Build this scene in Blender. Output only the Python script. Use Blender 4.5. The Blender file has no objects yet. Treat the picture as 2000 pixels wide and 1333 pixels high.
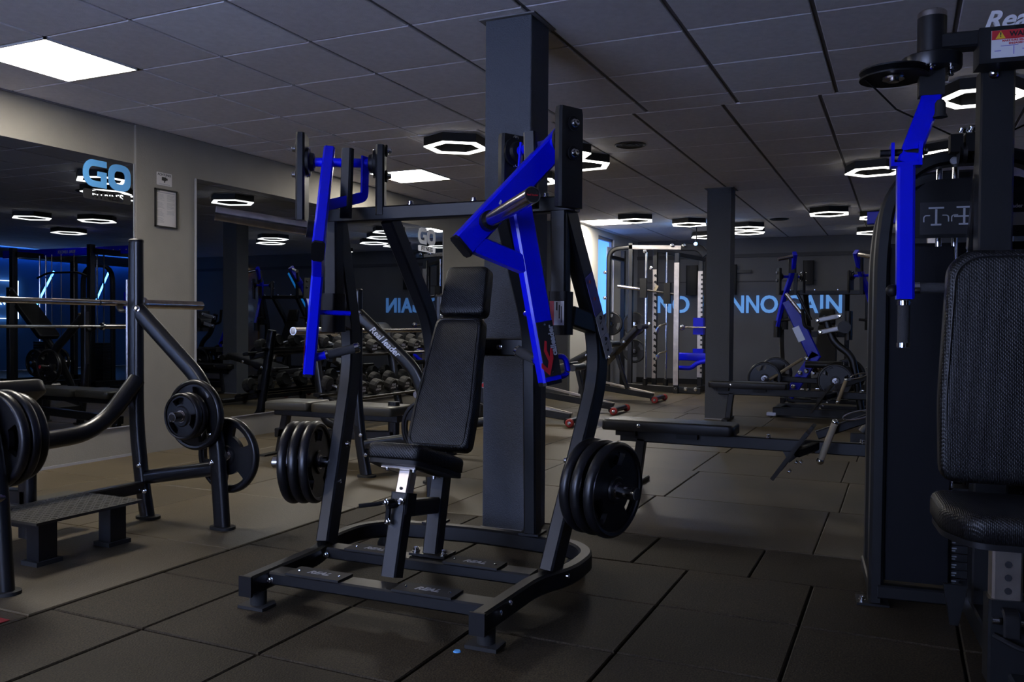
import bpy, bmesh, math, random
from math import sin, cos, tan, pi, radians, sqrt, atan2
from mathutils import Vector, Matrix

# ---------------------------------------------------------------- camera
SC = bpy.context.scene
COL = SC.collection
FPX, YAW, PITCH, ROLL, CAMZ = 1649.9, .4327, .0194, .0076, 1.0216
_f = Vector((-sin(YAW)*cos(PITCH), cos(YAW)*cos(PITCH), -sin(PITCH)))
_r = Vector((cos(YAW), sin(YAW), 0)); _u = _r.cross(_f)
_r2 = _r*cos(ROLL)+_u*sin(ROLL); _u2 = _u*cos(ROLL)-_r*sin(ROLL)
cd = bpy.data.cameras.new('camera'); cam = bpy.data.objects.new('camera', cd); COL.objects.link(cam)
cd.sensor_width = 36; cd.lens = FPX/2000*36; cd.clip_start = .02
M = Matrix.Identity(4)
for i in range(3):
    M[i][0], M[i][1], M[i][2] = _r2[i], _u2[i], -_f[i]
M[2][3] = CAMZ
cam.matrix_world = M; SC.camera = cam

# ---------------------------------------------------------------- light and exposure
W = bpy.data.worlds.new('world'); SC.world = W; W.use_nodes = True
W.node_tree.nodes['Background'].inputs[0].default_value = (.20, .22, .34, 1)
W.node_tree.nodes['Background'].inputs[1].default_value = 40.0
VS = SC.view_settings
SC.display_settings.display_device = 'sRGB'
VS.view_transform = 'Standard'; VS.look = 'None'; VS.gamma = 1; VS.exposure = 0; VS.use_curve_mapping = False
PANEL_E, HEX_E, BLUE_E, WINDOW_E = 46.0, 5.2, 30.0, 2.4
SC.cycles.max_bounces = 10; SC.cycles.glossy_bounces = 6; SC.cycles.diffuse_bounces = 5
SC.cycles.sample_clamp_indirect = 4; SC.cycles.use_denoising = True; SC.cycles.caustics_reflective = False

CE, WX, FARY = 2.527, -5.33, 14.8
random.seed(4)

# ---------------------------------------------------------------- materials
MAT = {}
def mat(name, col, rough=.5, metal=0, spec=.5, coat=0, emit=None, estr=0, noise=None, bump=None, alpha=None):
    m = bpy.data.materials.new(name); m.use_nodes = True; nt = m.node_tree
    b = nt.nodes['Principled BSDF']
    b.inputs['Base Color'].default_value = (*col, 1); b.inputs['Roughness'].default_value = rough
    b.inputs['Metallic'].default_value = metal; b.inputs['Specular IOR Level'].default_value = spec
    b.inputs['Coat Weight'].default_value = coat; b.inputs['Coat Roughness'].default_value = .08
    if emit: b.inputs['Emission Color'].default_value = (*emit, 1); b.inputs['Emission Strength'].default_value = estr
    if alpha is not None: b.inputs['Alpha'].default_value = alpha
    if noise:
        sc, amt, det = noise
        tc = nt.nodes.new('ShaderNodeTexCoord'); n = nt.nodes.new('ShaderNodeTexNoise')
        n.inputs['Scale'].default_value = sc; n.inputs['Detail'].default_value = det
        nt.links.new(tc.outputs['Object'], n.inputs['Vector'])
        r = nt.nodes.new('ShaderNodeMapRange'); r.inputs[1].default_value = .3; r.inputs[2].default_value = .7
        r.inputs[3].default_value = 1-amt; r.inputs[4].default_value = 1+amt
        nt.links.new(n.outputs[0], r.inputs[0])
        mx = nt.nodes.new('ShaderNodeVectorMath'); mx.operation = 'SCALE'; mx.inputs[0].default_value = col
        nt.links.new(r.outputs[0], mx.inputs['Scale']); nt.links.new(mx.outputs[0], b.inputs['Base Color'])
    if bump:
        kind, sc, dist = bump
        tc = nt.nodes.new('ShaderNodeTexCoord')
        if kind == 'noise':
            t = nt.nodes.new('ShaderNodeTexNoise'); t.inputs['Scale'].default_value = sc; t.inputs['Detail'].default_value = 3
            nt.links.new(tc.outputs['Object'], t.inputs['Vector']); out = t.outputs[0]
        elif kind == 'voro':
            t = nt.nodes.new('ShaderNodeTexVoronoi'); t.inputs['Scale'].default_value = sc
            nt.links.new(tc.outputs['Object'], t.inputs['Vector']); out = t.outputs[0]
        else:  # woven cloth: two crossed diagonal waves
            t = nt.nodes.new('ShaderNodeTexWave'); t.bands_direction = 'DIAGONAL'; t.inputs['Scale'].default_value = sc
            t2 = nt.nodes.new('ShaderNodeTexWave'); t2.bands_direction = 'X'; t2.inputs['Scale'].default_value = sc*1.3
            nt.links.new(tc.outputs['Object'], t.inputs['Vector']); nt.links.new(tc.outputs['Object'], t2.inputs['Vector'])
            a = nt.nodes.new('ShaderNodeMath'); a.operation = 'MULTIPLY'
            nt.links.new(t.outputs[1], a.inputs[0]); nt.links.new(t2.outputs[1], a.inputs[1]); out = a.outputs[0]
        bp = nt.nodes.new('ShaderNodeBump'); bp.inputs['Strength'].default_value = .6; bp.inputs['Distance'].default_value = dist
        nt.links.new(out, bp.inputs['Height']); nt.links.new(bp.outputs[0], b.inputs['Normal'])
    MAT[name] = m; return m

mat('wall_paint', (.235, .222, .195), .8, bump=('noise', 90, .002), noise=(3, .06, 3))
mat('dark_paint', (.065, .068, .075), .7, bump=('noise', 120, .004))
mat('white_paint', (.62, .60, .54), .8, bump=('noise', 90, .002))
mat('far_paint', (.135, .138, .150), .75, noise=(2, .08, 3))
mat('pillar_paint', (.075, .082, .098), .7, bump=('noise', 160, .006))
mat('ceiling_tile', (.84, .81, .82), .9, noise=(25, .05, 5), bump=('noise', 220, .002))
mat('ceiling_tile_clean', (.92, .92, .95), .9, noise=(25, .05, 5), bump=('noise', 220, .002))
mat('ceiling_grid', (.20, .19, .19), .8)
mat('baseboard', (.30, .30, .32), .5)
mat('rubber_gap', (.006, .005, .004), .9)
mat('black_metal', (.007, .0075, .009), .40, spec=.42, bump=('noise', 700, .0006))
mat('black_tube', (.007, .0075, .009), .30, spec=.5, noise=(30, .15, 2))
mat('black_plastic', (.006, .006, .007), .5, spec=.3)
mat('rubber', (.006, .006, .007), .34, spec=.5)
mat('rubber_dull', (.014, .014, .014), .75)
mat('leather', (.006, .006, .007), .38, spec=.4, bump=('weave', 55, .0016))
mat('leather_plain', (.008, .008, .009), .40, spec=.5, bump=('noise', 500, .0006))
mat('bench_vinyl', (.040, .038, .030), .40, spec=.5, bump=('noise', 400, .0008))
mat('blue_paint', (.001, .006, .78), .30, spec=.35, coat=.25, bump=('noise', 60, .0006))
mat('chrome', (.75, .75, .78), .12, 1)
mat('steel', (.60, .55, .52), .20, 1, noise=(20, .2, 2))
mat('brushed', (.62, .56, .50), .35, 1, noise=(14, .15, 3))
mat('shroud', (.006, .0065, .009), .5, spec=.15, bump=('noise', 500, .0008))
mat('white_print', (.72, .72, .74), .6)
mat('silver_print', (.55, .56, .60), .35, .4)
mat('grey_print', (.30, .31, .33), .6)
mat('black_print', (.012, .012, .014), .6)
mat('red_print', (.52, .02, .03), .5)
mat('violet_print', (.16, .14, .52), .5)
mat('yellow_print', (.75, .50, .03), .5)
mat('paper', (.55, .53, .52), .8)
mat('grip_foam', (.030, .030, .032), .8, bump=('voro', 500, .001))
mat('tan_grip', (.33, .27, .18), .6)
mat('red_wheel', (.35, .03, .03), .5)
mat('logo_blue', (.12, .42, .85), .6)
mat('logo_white', (.62, .66, .75), .6)
mat('letter_blue', (.22, .55, .90), .6, emit=(.13, .34, .85), estr=.55)
mat('wood', (.22, .12, .05), .35, noise=(6, .25, 4), coat=.4)
mat('curtain', (.65, .66, .68), .8)
mat('panel_light', (1, 1, 1), .5, emit=(1, .93, .82), estr=PANEL_E)
mat('hex_light', (1, 1, .95), .5, emit=(1, .97, .88), estr=HEX_E)
mat('blue_led', (.1, .3, 1), .5, emit=(.06, .30, 1.0), estr=BLUE_E)
mat('white_led', (.9, .95, 1), .5, emit=(.70, .85, 1.0), estr=9)
mat('spot_led', (.9, .95, 1), .5, emit=(.22, .48, 1.0), estr=450)
mat('warm_lamp', (1, .8, .5), .5, emit=(1, .62, .28), estr=60)
mat('window_sky', (.1, .3, .9), .3, emit=(.07, .22, .70), estr=WINDOW_E)
mat('blue_wall', (.05, .20, .52), .7)

def speckle(name, base, specks, dens, rough, big):
    m = mat(name, base, rough); nt = m.node_tree; b = nt.nodes['Principled BSDF']
    b.inputs['Specular IOR Level'].default_value = .18 if name == 'rubber_tile' else .38
    tc = nt.nodes.new('ShaderNodeTexCoord'); gi = nt.nodes.new('ShaderNodeObjectInfo')
    add = nt.nodes.new('ShaderNodeVectorMath'); add.operation = 'ADD'
    nt.links.new(tc.outputs['Object'], add.inputs[0]); nt.links.new(gi.outputs['Location'], add.inputs[1])
    n = nt.nodes.new('ShaderNodeTexNoise'); n.inputs['Scale'].default_value = 170; n.inputs['Detail'].default_value = 2
    nt.links.new(add.outputs[0], n.inputs['Vector'])
    r = nt.nodes.new('ShaderNodeValToRGB'); r.color_ramp.elements[0].position = .38; r.color_ramp.elements[1].position = dens
    r.color_ramp.elements[0].color = (*base, 1); r.color_ramp.elements[1].color = (*specks, 1)
    nt.links.new(n.outputs[0], r.inputs[0])
    n2 = nt.nodes.new('ShaderNodeTexNoise'); n2.inputs['Scale'].default_value = 1.6; n2.inputs['Detail'].default_value = 4
    nt.links.new(add.outputs[0], n2.inputs['Vector'])
    mr = nt.nodes.new('ShaderNodeMapRange'); mr.inputs[1].default_value = .3; mr.inputs[2].default_value = .7; mr.inputs[3].default_value = 1-big; mr.inputs[4].default_value = 1+big
    nt.links.new(n2.outputs[0], mr.inputs[0])
    mr2 = nt.nodes.new('ShaderNodeMapRange'); mr2.inputs[3].default_value = .86; mr2.inputs[4].default_value = 1.14
    nt.links.new(gi.outputs['Random'], mr2.inputs[0])
    mm = nt.nodes.new('ShaderNodeMath'); mm.operation = 'MULTIPLY'
    nt.links.new(mr.outputs[0], mm.inputs[0]); nt.links.new(mr2.outputs[0], mm.inputs[1])
    sc = nt.nodes.new('ShaderNodeVectorMath'); sc.operation = 'SCALE'
    nt.links.new(r.outputs[0], sc.inputs[0]); nt.links.new(mm.outputs[0], sc.inputs['Scale'])
    nt.links.new(sc.outputs[0], b.inputs['Base Color'])
    bp = nt.nodes.new('ShaderNodeBump'); bp.inputs['Strength'].default_value = .5; bp.inputs['Distance'].default_value = .003
    nt.links.new(n.outputs[0], bp.inputs['Height']); nt.links.new(bp.outputs[0], b.inputs['Normal'])
    return m
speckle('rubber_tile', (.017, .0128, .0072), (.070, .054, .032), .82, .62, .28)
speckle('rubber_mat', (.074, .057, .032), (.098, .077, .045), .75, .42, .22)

def mirror_mat():
    m = bpy.data.materials.new('mirror_glass'); m.use_nodes = True; nt = m.node_tree
    b = nt.nodes['Principled BSDF']; b.inputs['Base Color'].default_value = (.33, .36, .40, 1)
    b.inputs['Metallic'].default_value = 1; b.inputs['Roughness'].default_value = .0
    MAT['mirror_glass'] = m
mirror_mat()

# ---------------------------------------------------------------- mesh helpers
def V(*a): return Vector(a[0] if len(a) == 1 else a)
def rrect(w, h, r=.006, n=None):
    if n is None: n = 1 if r < .0125 else 3
    r = min(r, w/2*.98, h/2*.98); P = []
    for cx, cy, a0 in ((w/2-r, h/2-r, 0), (-w/2+r, h/2-r, 90), (-w/2+r, -h/2+r, 180), (w/2-r, -h/2+r, 270)):
        for i in range(n+1):
            a = radians(a0+90*i/n); P.append((cx+r*cos(a), cy+r*sin(a)))
    return P
def circ(r, n=16, r2=None): return [(r*cos(2*pi*i/n), (r2 or r)*sin(2*pi*i/n)) for i in range(n)]
def obround(w, h, n=5): return rrect(w, h, min(w, h)/2, n)
def fillet(path, r, n=6):
    P = [V(p) for p in path]; out = [P[0]]
    for i in range(1, len(P)-1):
        a, b, c = P[i-1], P[i], P[i+1]
        d1, d2 = (a-b), (c-b); l = min(r, d1.length*.49, d2.length*.49)
        p, q = b+d1.normalized()*l, b+d2.normalized()*l
        for k in range(n+1):
            t = k/n; out.append(p*(1-t)**2+b*2*t*(1-t)+q*t*t)
    out.append(P[-1]); return out

class MB:
    def __init__(s): s.v = []; s.f = []
    def add(s, vs, fs):
        o = len(s.v); s.v += [tuple(v) for v in vs]; s.f += [tuple(i+o for i in f) for f in fs]; return s
    def box(s, c, d, R=None):
        c = V(c); vs = []
        for z in (-.5, .5):
            for x, y in ((-.5, -.5), (.5, -.5), (.5, .5), (-.5, .5)):
                p = V(x*d[0], y*d[1], z*d[2]); vs.append(c+(R @ p if R else p))
        return s.add(vs, [(3, 2, 1, 0), (4, 5, 6, 7), (0, 1, 5, 4), (1, 2, 6, 5), (2, 3, 7, 6), (3, 0, 4, 7)])
    def ebox(s, lo, hi): return s.box([(a+b)/2 for a, b in zip(lo, hi)], [abs(b-a) for a, b in zip(lo, hi)])
    def sweep(s, path, prof, n=(0, 0, 1), caps=True, closed=False, scales=None):
        P = [V(p) for p in path]; n = V(n); k = len(prof); L = len(P); vs = []
        for i, p in enumerate(P):
            a = P[i-1] if (i > 0 or closed) else p; c = P[(i+1) % L] if (i < L-1 or closed) else p
            t = ((p-a).normalized() + (c-p).normalized()) if (a-p).length > 1e-9 and (c-p).length > 1e-9 else (c-a)
            t.normalize(); A = n-t*n.dot(t)
            if A.length < 1e-5: A = V(1, .3, .2)-t*V(1, .3, .2).dot(t)
            A.normalize(); B = t.cross(A); sc = scales[i] if scales else 1
            vs += [p+A*(x*sc)+B*(y*sc) for x, y in prof]
        fs = []
        for i in range(L if closed else L-1):
            j = (i+1) % L
            for q in range(k):
                r = (q+1) % k; fs.append((i*k+q, i*k+r, j*k+r, j*k+q))
        if caps and not closed: fs += [tuple(range(k))[::-1], tuple((L-1)*k+q for q in range(k))]
        return s.add(vs, fs)
    def tube(s, path, r, n=14, **k): return s.sweep(path, circ(r, n), n=k.pop('nrm', (.12, .31, .94)), **k)
    def cyl(s, a, b, r, n=16, r2=None): return s.sweep([a, b], circ(r, n), n=(.12, .31, .94), scales=[1, (r2/r if r2 is not None else 1)])
    def bar(s, a, b, w, h, n=(0, 0, 1), r=.006): return s.sweep([a, b], rrect(w, h, r), n=n)
    def prism(s, poly, o, ax, ay, d):
        "polygon in the plane (o, ax, ay), extruded by the vector d"
        o, ax, ay, d = V(o), V(ax), V(ay), V(d); k = len(poly)
        a = [o+ax*x+ay*y for x, y in poly]; b = [p+d for p in a]
        fs = [tuple(range(k))[::-1], tuple(range(k, 2*k))]+[(i, (i+1) % k, k+(i+1) % k, k+i) for i in range(k)]
        return s.add(a+b, fs)
    def lathe(s, prof, o, axis, n=28):
        "profile of (radius, height) turned about axis"
        o, ax = V(o), V(axis).normalized(); e = ax.orthogonal().normalized(); g = ax.cross(e); k = len(prof); vs = []
        for i in range(n):
            a = 2*pi*i/n; d = e*cos(a)+g*sin(a); vs += [o+d*r+ax*h for r, h in prof]
        fs = [(i*k+q, i*k+q+1, ((i+1) % n)*k+q+1, ((i+1) % n)*k+q) for i in range(n) for q in range(k-1)]
        return s.add(vs, fs)
    def ball(s, c, r, n=10): 
        return s.lathe([(r*sin(pi*i/n), -r*cos(pi*i/n)) for i in range(n+1)], c, (0, 0, 1), 2*n)
    def mesh(s, name, ang=32):
        me = bpy.data.meshes.new(name); me.from_pydata(s.v, [], s.f); me.validate()
        bm = bmesh.new(); bm.from_mesh(me); bmesh.ops.remove_doubles(bm, verts=bm.verts, dist=1e-6)
        bmesh.ops.recalc_face_normals(bm, faces=bm.faces); bm.to_mesh(me); bm.free()
        me.shade_smooth(); me.set_sharp_from_angle(angle=radians(ang)); return me

def link(name, data, parent=None, m=None):
    o = bpy.data.objects.new(name, data); COL.objects.link(o)
    if parent: o.parent = parent
    if m and data and not data.materials: data.materials.append(MAT[m])
    return o
def obj(name, mb, m, parent=None, ang=32): return link(name, mb.mesh(name, ang), parent, m)
def tag(o, label, cat, group=None, kind=None):
    o['label'] = label; o['category'] = cat
    if group: o['group'] = group
    if kind: o['kind'] = kind
    return o
def thing(name, label, cat, loc=(0, 0, 0), rz=0, group=None):
    o = link(name, None); o.location = loc; o.rotation_euler = (0, 0, rz); o.empty_display_size = .1
    return tag(o, label, cat, group)
def struct(name, mb, m, label=None, parent=None):
    o = obj(name, mb, m, parent)
    if not parent: o['kind'] = 'structure'; o['label'] = label or name.replace('_', ' '); o['category'] = name.split('_')[0]
    return o
def inst(name, me, parent, loc, R=None, m=None):
    o = link(name, me, parent, m); o.location = loc
    if R is not None: o.rotation_euler = R.to_euler() if isinstance(R, Matrix) else R
    return o
def align(axis, up=None):
    "rotation taking local Z to axis (and local Y towards up)"
    z = V(axis).normalized(); u = V(up or (0, 0, 1))
    if abs(z.dot(u)) > .98: u = V(0, 1, 0)
    x = u.cross(z).normalized(); y = z.cross(x)
    return Matrix((x, y, z)).transposed()
def copy_tree(o, parent=None, skip=()):
    c = o.copy(); COL.objects.link(c); c.parent = parent
    for ch in list(o.children):
        if ch.name.split('.')[0] not in skip: copy_tree(ch, c, skip)
    return c
def text_mesh(s, size, depth=.001, shear=0, align_x='CENTER', bold=0, spacing=1):
    c = bpy.data.curves.new('lettering', 'FONT'); c.body = s; c.size = size; c.extrude = depth; c.shear = shear
    c.align_x = align_x; c.align_y = 'CENTER'; c.offset = bold; c.space_character = spacing; c.resolution_u = 4
    o = bpy.data.objects.new('lettering_tmp', c); COL.objects.link(o)
    dg = bpy.context.evaluated_depsgraph_get(); me = bpy.data.meshes.new_from_object(o.evaluated_get(dg))
    bpy.data.objects.remove(o); me.name = 'lettering'; return me
def flat_mesh(loops, depth, bevel=0):
    "filled outline with holes, lying in XY, extruded by +-depth along Z"
    c = bpy.data.curves.new('outline', 'CURVE'); c.dimensions = '2D'; c.fill_mode = 'BOTH'; c.extrude = depth; c.bevel_depth = bevel; c.bevel_resolution = 1
    for lp in loops:
        s = c.splines.new('POLY'); s.points.add(len(lp)-1); s.use_cyclic_u = True
        for i, p in enumerate(lp): s.points[i].co = (p[0], p[1], 0, 1)
    o = bpy.data.objects.new('outline_tmp', c); COL.objects.link(o)
    dg = bpy.context.evaluated_depsgraph_get(); me = bpy.data.meshes.new_from_object(o.evaluated_get(dg))
    bpy.data.objects.remove(o); me.shade_smooth(); me.set_sharp_from_angle(angle=radians(40)); return me

def bolt_mesh():
    m = MB(); m.lathe([(0, 0), (.013, 0), (.013, .003), (.0095, .004), (.0095, .012), (.006, .014), (.006, .011), (0, .011)], (0, 0, 0), (0, 0, 1), 12)
    me = m.mesh('bolt', 30); me.materials.append(MAT['chrome']); return me
BOLT = bolt_mesh()
def washer_mesh():
    m = MB(); m.lathe([(0, 0), (.024, 0), (.025, .006), (.021, .008), (.012, .008)], (0, 0, 0), (0, 0, 1), 20)
    me = m.mesh('washer', 30); me.materials.append(MAT['black_plastic']); return me
WASHER = washer_mesh()
def bolt(parent, p, d, s=1.0, washer=False):
    R = align(d)
    if washer: inst('washer', WASHER, parent, p, R); p = V(p)+V(d).normalized()*.007
    b = inst('bolt', BOLT, parent, p, R); b.scale = (s, s, s); return b

def pad(name, parent, outline, thick, o, ax, ay, m='leather', r=.018):
    "upholstered pad: outline in (ax, ay) with rounded rim, thick along ax x ay"
    ax, ay = V(ax).normalized(), V(ay).normalized(); az = ax.cross(ay); o = V(o); mb = MB()
    cx = sum(p[0] for p in outline)/len(outline); cy = sum(p[1] for p in outline)/len(outline)
    rings = []
    def ring(inset, h):
        out = []
        for x, y in outline:
            dx, dy = x-cx, y-cy; L = sqrt(dx*dx+dy*dy); k = max(0, 1-inset/L); out.append(o+ax*(cx+dx*k)+ay*(cy+dy*k)+az*h)
        return out
    steps = [(r*.35, 0), (0, r*.35), (0, thick-r)]+[(r*(1-cos(radians(a))), thick-r+r*sin(radians(a))) for a in (20, 40, 60, 80)]+[(r*2.2, thick+.002)]
    for ins, h in steps: rings.append(ring(ins, h))
    k = len(outline); vs = [p for rg in rings for p in rg]; fs = [tuple(range(k))[::-1]]
    for i in range(len(rings)-1):
        fs += [(i*k+q, i*k+(q+1) % k, (i+1)*k+(q+1) % k, (i+1)*k+q) for q in range(k)]
    fs.append(tuple((len(rings)-1)*k+q for q in range(k))); mb.add(vs, fs)
    return obj(name, mb, m, parent, 50)
def round_poly(pts, r, n=4):
    P = [V(x, y, 0) for x, y in pts]; out = []
    for i in range(len(P)):
        a, b, c = P[i-1], P[i], P[(i+1) % len(P)]; d1, d2 = a-b, c-b; l = min(r, d1.length*.45, d2.length*.45)
        p, q = b+d1.normalized()*l, b+d2.normalized()*l
        for k in range(n+1):
            t = k/n; w = p*(1-t)**2+b*2*t*(1-t)+q*t*t; out.append((w.x, w.y))
    return out

# ================================================================ the setting
def tile_mesh(name, sx, sy, h, m, bev=.004):
    mb = MB(); x, y = sx/2, sy/2; b = bev
    vs = [(-x, -y, 0), (x, -y, 0), (x, y, 0), (-x, y, 0), (-x, -y, h-b), (x, -y, h-b), (x, y, h-b), (-x, y, h-b),
          (-x+b, -y+b, h), (x-b, -y+b, h), (x-b, y-b, h), (-x+b, y-b, h)]
    fs = [(3, 2, 1, 0), (8, 9, 10, 11)]+[(i, (i+1) % 4, 4+(i+1) % 4, 4+i) for i in range(4)]+[(4+i, 4+(i+1) % 4, 8+(i+1) % 4, 8+i) for i in range(4)]
    mb.add(vs, fs); me = mb.mesh(name, 20); me.materials.append(MAT[m]); return me
RX0, RX1, RY0 = WX, 6.0, -2.2
floor = struct('floor', MB().ebox((RX0-.2, RY0-.2, -.06), (RX1+.2, FARY+.2, -.016)), 'rubber_gap', 'dark rubber tiled gym floor')
_rest = {}
def lay(parent, name, rects, h, m, z, near, flip=False):
    "rects: (x0, x1, y0, y1); pieces in view one by one, the rest joined"
    cache = {}; rest = MB()
    for (x0, x1, y0, y1) in rects:
        cx, cy = (x0+x1)/2, (y0+y1)/2
        if near(cx, cy):
            key = (round(x1-x0, 3), round(y1-y0, 3), m)
            if key not in cache: cache[key] = tile_mesh(name, key[0], key[1], h, m)
            o = inst(name, cache[key], parent, (cx, cy, z)); o['kind'] = 'structure'
            if flip: o.rotation_euler = (pi, 0, 0)
            else: o.location.z += random.uniform(-.0015, .0015)
        else:
            rest.ebox((x0, y0, z if not flip else z-h), (x1, y1, z+h if not flip else z))
    if rest.v: o = obj(name, rest, m, parent); o['kind'] = 'stuff'
G = .004
def cols(off):
    xs = [-2.735+.014]+[-2.28+off+.4935*i for i in range(-1, 18)]; xs = sorted(x for x in xs if -2.735 < x < RX1)+[RX1]
    return [(a+G, b-G) for a, b in zip(xs[:-1], xs[1:]) if b-a > .05]
YS = [2.02+.496*i for i in range(-8, 4)]+[3.992]
r1 = [(a, b, max(y0, RY0)+G, y1-G) for y0, y1 in zip(YS[:-1], YS[1:]) for a, b in cols(.247 if y0 > 3.4 else 0)]
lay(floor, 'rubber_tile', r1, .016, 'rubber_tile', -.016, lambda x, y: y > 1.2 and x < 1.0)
r2 = []
xs = [WX]+[-3.29-.98*i for i in (2, 1, 0)]+[-2.31+.98*i for i in range(9)]; xs = sorted(x for x in xs if WX <= x < RX1)+[RX1]
ys = [4.005]+[4.96+.97*i for i in range(11)]; ys = [y for y in ys if y < FARY]+[FARY]
for i, (y0, y1) in enumerate(zip(ys[:-1], ys[1:])):
    sh = .05*(i % 2)
    for a, b in zip(xs[:-1], xs[1:]):
        a2 = a+(sh if a > WX else 0); b2 = b+(sh if b < RX1 else 0)
        if b2 <= -2.74: continue
        r2.append((max(a2, -2.735)+G*.6, b2-G*.6, y0+G*.6, y1-G*.6))
xl = [WX, -4.70, -3.72, -2.735]; yl = [RY0]+[2.91+.97*i for i in range(-5, 13)]; yl = [y for y in yl if RY0 <= y < FARY]+[FARY]
for y0, y1 in zip(yl[:-1], yl[1:]):
    for a, b in zip(xl[:-1], xl[1:]): r2.append((a+G*.6, b-G*.6, y0+G*.6, y1-G*.6))
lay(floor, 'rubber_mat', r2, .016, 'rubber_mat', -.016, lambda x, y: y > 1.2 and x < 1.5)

ceil = struct('ceiling', MB().ebox((RX0-.2, RY0-.2, CE+.012), (RX1+.2, FARY+.2, CE+.1)), 'ceiling_grid', 'suspended ceiling of square grey tiles')
PANELS = [(-4.780, -4.155, 3.05, 3.675), (-4.885, -4.26, 7.095, 7.72), (-4.26, -3.635, 11.47, 12.095), (-4.780, -4.155, -1.325, -.70)]
PILLARS = [(-1.897, -1.649, 3.767, 3.99), (-1.96, -1.70, 9.31, 9.55)]
def cgrid():
    out, out2 = [], []
    x1 = [WX]+[-3.53+.625*i for i in range(-2, 16)]; x1 = sorted(x for x in x1 if WX <= x < RX1)+[RX1]
    y1 = [RY0]+[3.05+.625*i for i in range(-8, 5)]+[5.845]
    x2 = [WX]+[-1.76+.625*i for i in range(-5, 13)]; x2 = sorted(x for x in x2 if WX+.2 <= x < RX1)+[RX1]; x2 = [WX]+x2 if x2[0] > WX else x2
    y2 = [5.845+.625*i for i in range(15)]; y2 = [y for y in y2 if y < FARY]+[FARY]
    for xs, ys in ((x1, y1), (x2, y2)):
        for j, (b0, b1) in enumerate(zip(ys[:-1], ys[1:])):
            for i, (a0, a1) in enumerate(zip(xs[:-1], xs[1:])):
                cx, cy = (a0+a1)/2, (b0+b1)/2
                if any(p[0] < cx < p[1] and p[2] < cy < p[3] for p in PANELS): continue
                r = (a0+.011, a1-.011, b0+.006, b1-.006)
                clean = (abs(cx+.70) < .1 and 4.2 < cy < 5.6) or (abs(cx+2.60) < .1 and 2.9 < cy < 3.7 and False) or (abs(cx+3.217) < .1 and 3.05 < cy < 3.7)
                (out2 if clean else out).append(r)
    return out, out2
c1, c2 = cgrid()
lay(ceil, 'ceiling_tile', c1, .010, 'ceiling_tile', CE+.011, lambda x, y: y > 1.9 and x < .9 and x > -5.1, True)
lay(ceil, 'ceiling_tile', c2, .010, 'ceiling_tile_clean', CE+.011, lambda x, y: True, True)
tr = MB()
for a in (WX+.012,): tr.ebox((a-.012, RY0, CE-.010), (a+.006, 4.65, CE))
struct('trim_1', tr, 'ceiling_grid', 'thin edge trim along left wall below ceiling')

# walls
wl = struct('wall_left', MB().ebox((WX-.15, RY0, 0), (WX, 11.35, CE+.05)), 'wall_paint', 'grey painted left wall carrying the mirrors')
struct('wall_facing', MB().ebox((0, 0, 0), (.022, 11.35-4.652, CE-.004)), 'wall_paint', parent=wl).location = (WX, 4.652, 0)
struct('wall_return', MB().ebox((WX-.15, 11.35, 0), (-4.36, 11.42, CE+.05)), 'dark_paint', 'dark short return wall behind the near pillar')
wb = MB()
wb.ebox((-4.5, 11.42, 0), (-4.35, 12.62, CE+.05)).ebox((-4.5, 13.42, 0), (-4.35, FARY, CE+.05)).ebox((-4.5, 12.62, 2.44), (-4.35, 13.42, CE+.05)).ebox((-4.5, 12.62, 0), (-4.35, 13.42, .78))
struct('wall_alcove', wb, 'white_paint', 'white lit wall beside the tall blue window')
struct('wall_far', MB().ebox((WX-.15, FARY, 0), (RX1+.15, FARY+.15, CE+.05)), 'far_paint', 'dark grey far wall with slogan lettering')
struct('trim_2', MB().ebox((-4.35, FARY-.03, 2.20), (RX1, FARY, 2.26)).ebox((-4.35, FARY-.012, 1.78), (-1.3, FARY, 1.80)), 'dark_paint', 'dark rail along top of far wall')
struct('wall_right', MB().ebox((RX1, RY0, 0), (RX1+.15, FARY, CE+.05)), 'blue_wall', 'blue wall seen in the mirror')
bk = MB()
for x0, x1 in ((WX-.15, -3.9), (-.9, 6.15)): bk.ebox((x0, RY0-.15, 0), (x1, RY0, CE+.05))
bk.ebox((-3.9, RY0-.15, 2.3), (-.9, RY0, CE+.05)).ebox((-3.9, RY0-.15, 0), (-.9, RY0, .5))
struct('wall_back', bk, 'dark_paint', 'dark wall behind the viewer with an added window opening')
wn = 0
def window(x0, x1, y0, y1, z0, z1, glass, lab):
    global wn; wn += 1
    t = link('window_%d' % wn, None); t['kind'] = 'structure'; t['label'] = lab; t['category'] = 'window'
    alongx = (x1-x0) > (y1-y0); mb = MB(); w = .05
    if alongx:
        for a, b, c, d in ((x0, x1, z0, z0+w), (x0, x1, z1-w, z1), (x0, x0+w, z0, z1), (x1-w, x1, z0, z1)): mb.ebox((a, y0, c), (b, y1, d))
        obj('window_frame', mb, 'black_metal', t); obj('pane', MB().ebox((x0+w, (y0+y1)/2-.003, z0+w), (x1-w, (y0+y1)/2+.003, z1-w)), glass, t)
    else:
        for a, b, c, d in ((y0, y1, z0, z0+w), (y0, y1, z1-w, z1), (y0, y0+w, z0, z1), (y1-w, y1, z0, z1)): mb.ebox((x0, a, c), (x1, b, d))
        obj('window_frame', mb, 'grey_print', t); obj('pane', MB().ebox(((x0+x1)/2-.003, y0+w, z0+w), ((x0+x1)/2+.003, y1-w, z1-w)), glass, t)
    return t
gl = bpy.data.materials.new('clear_glass'); gl.use_nodes = True; nt = gl.node_tree; nt.nodes.clear()
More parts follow.
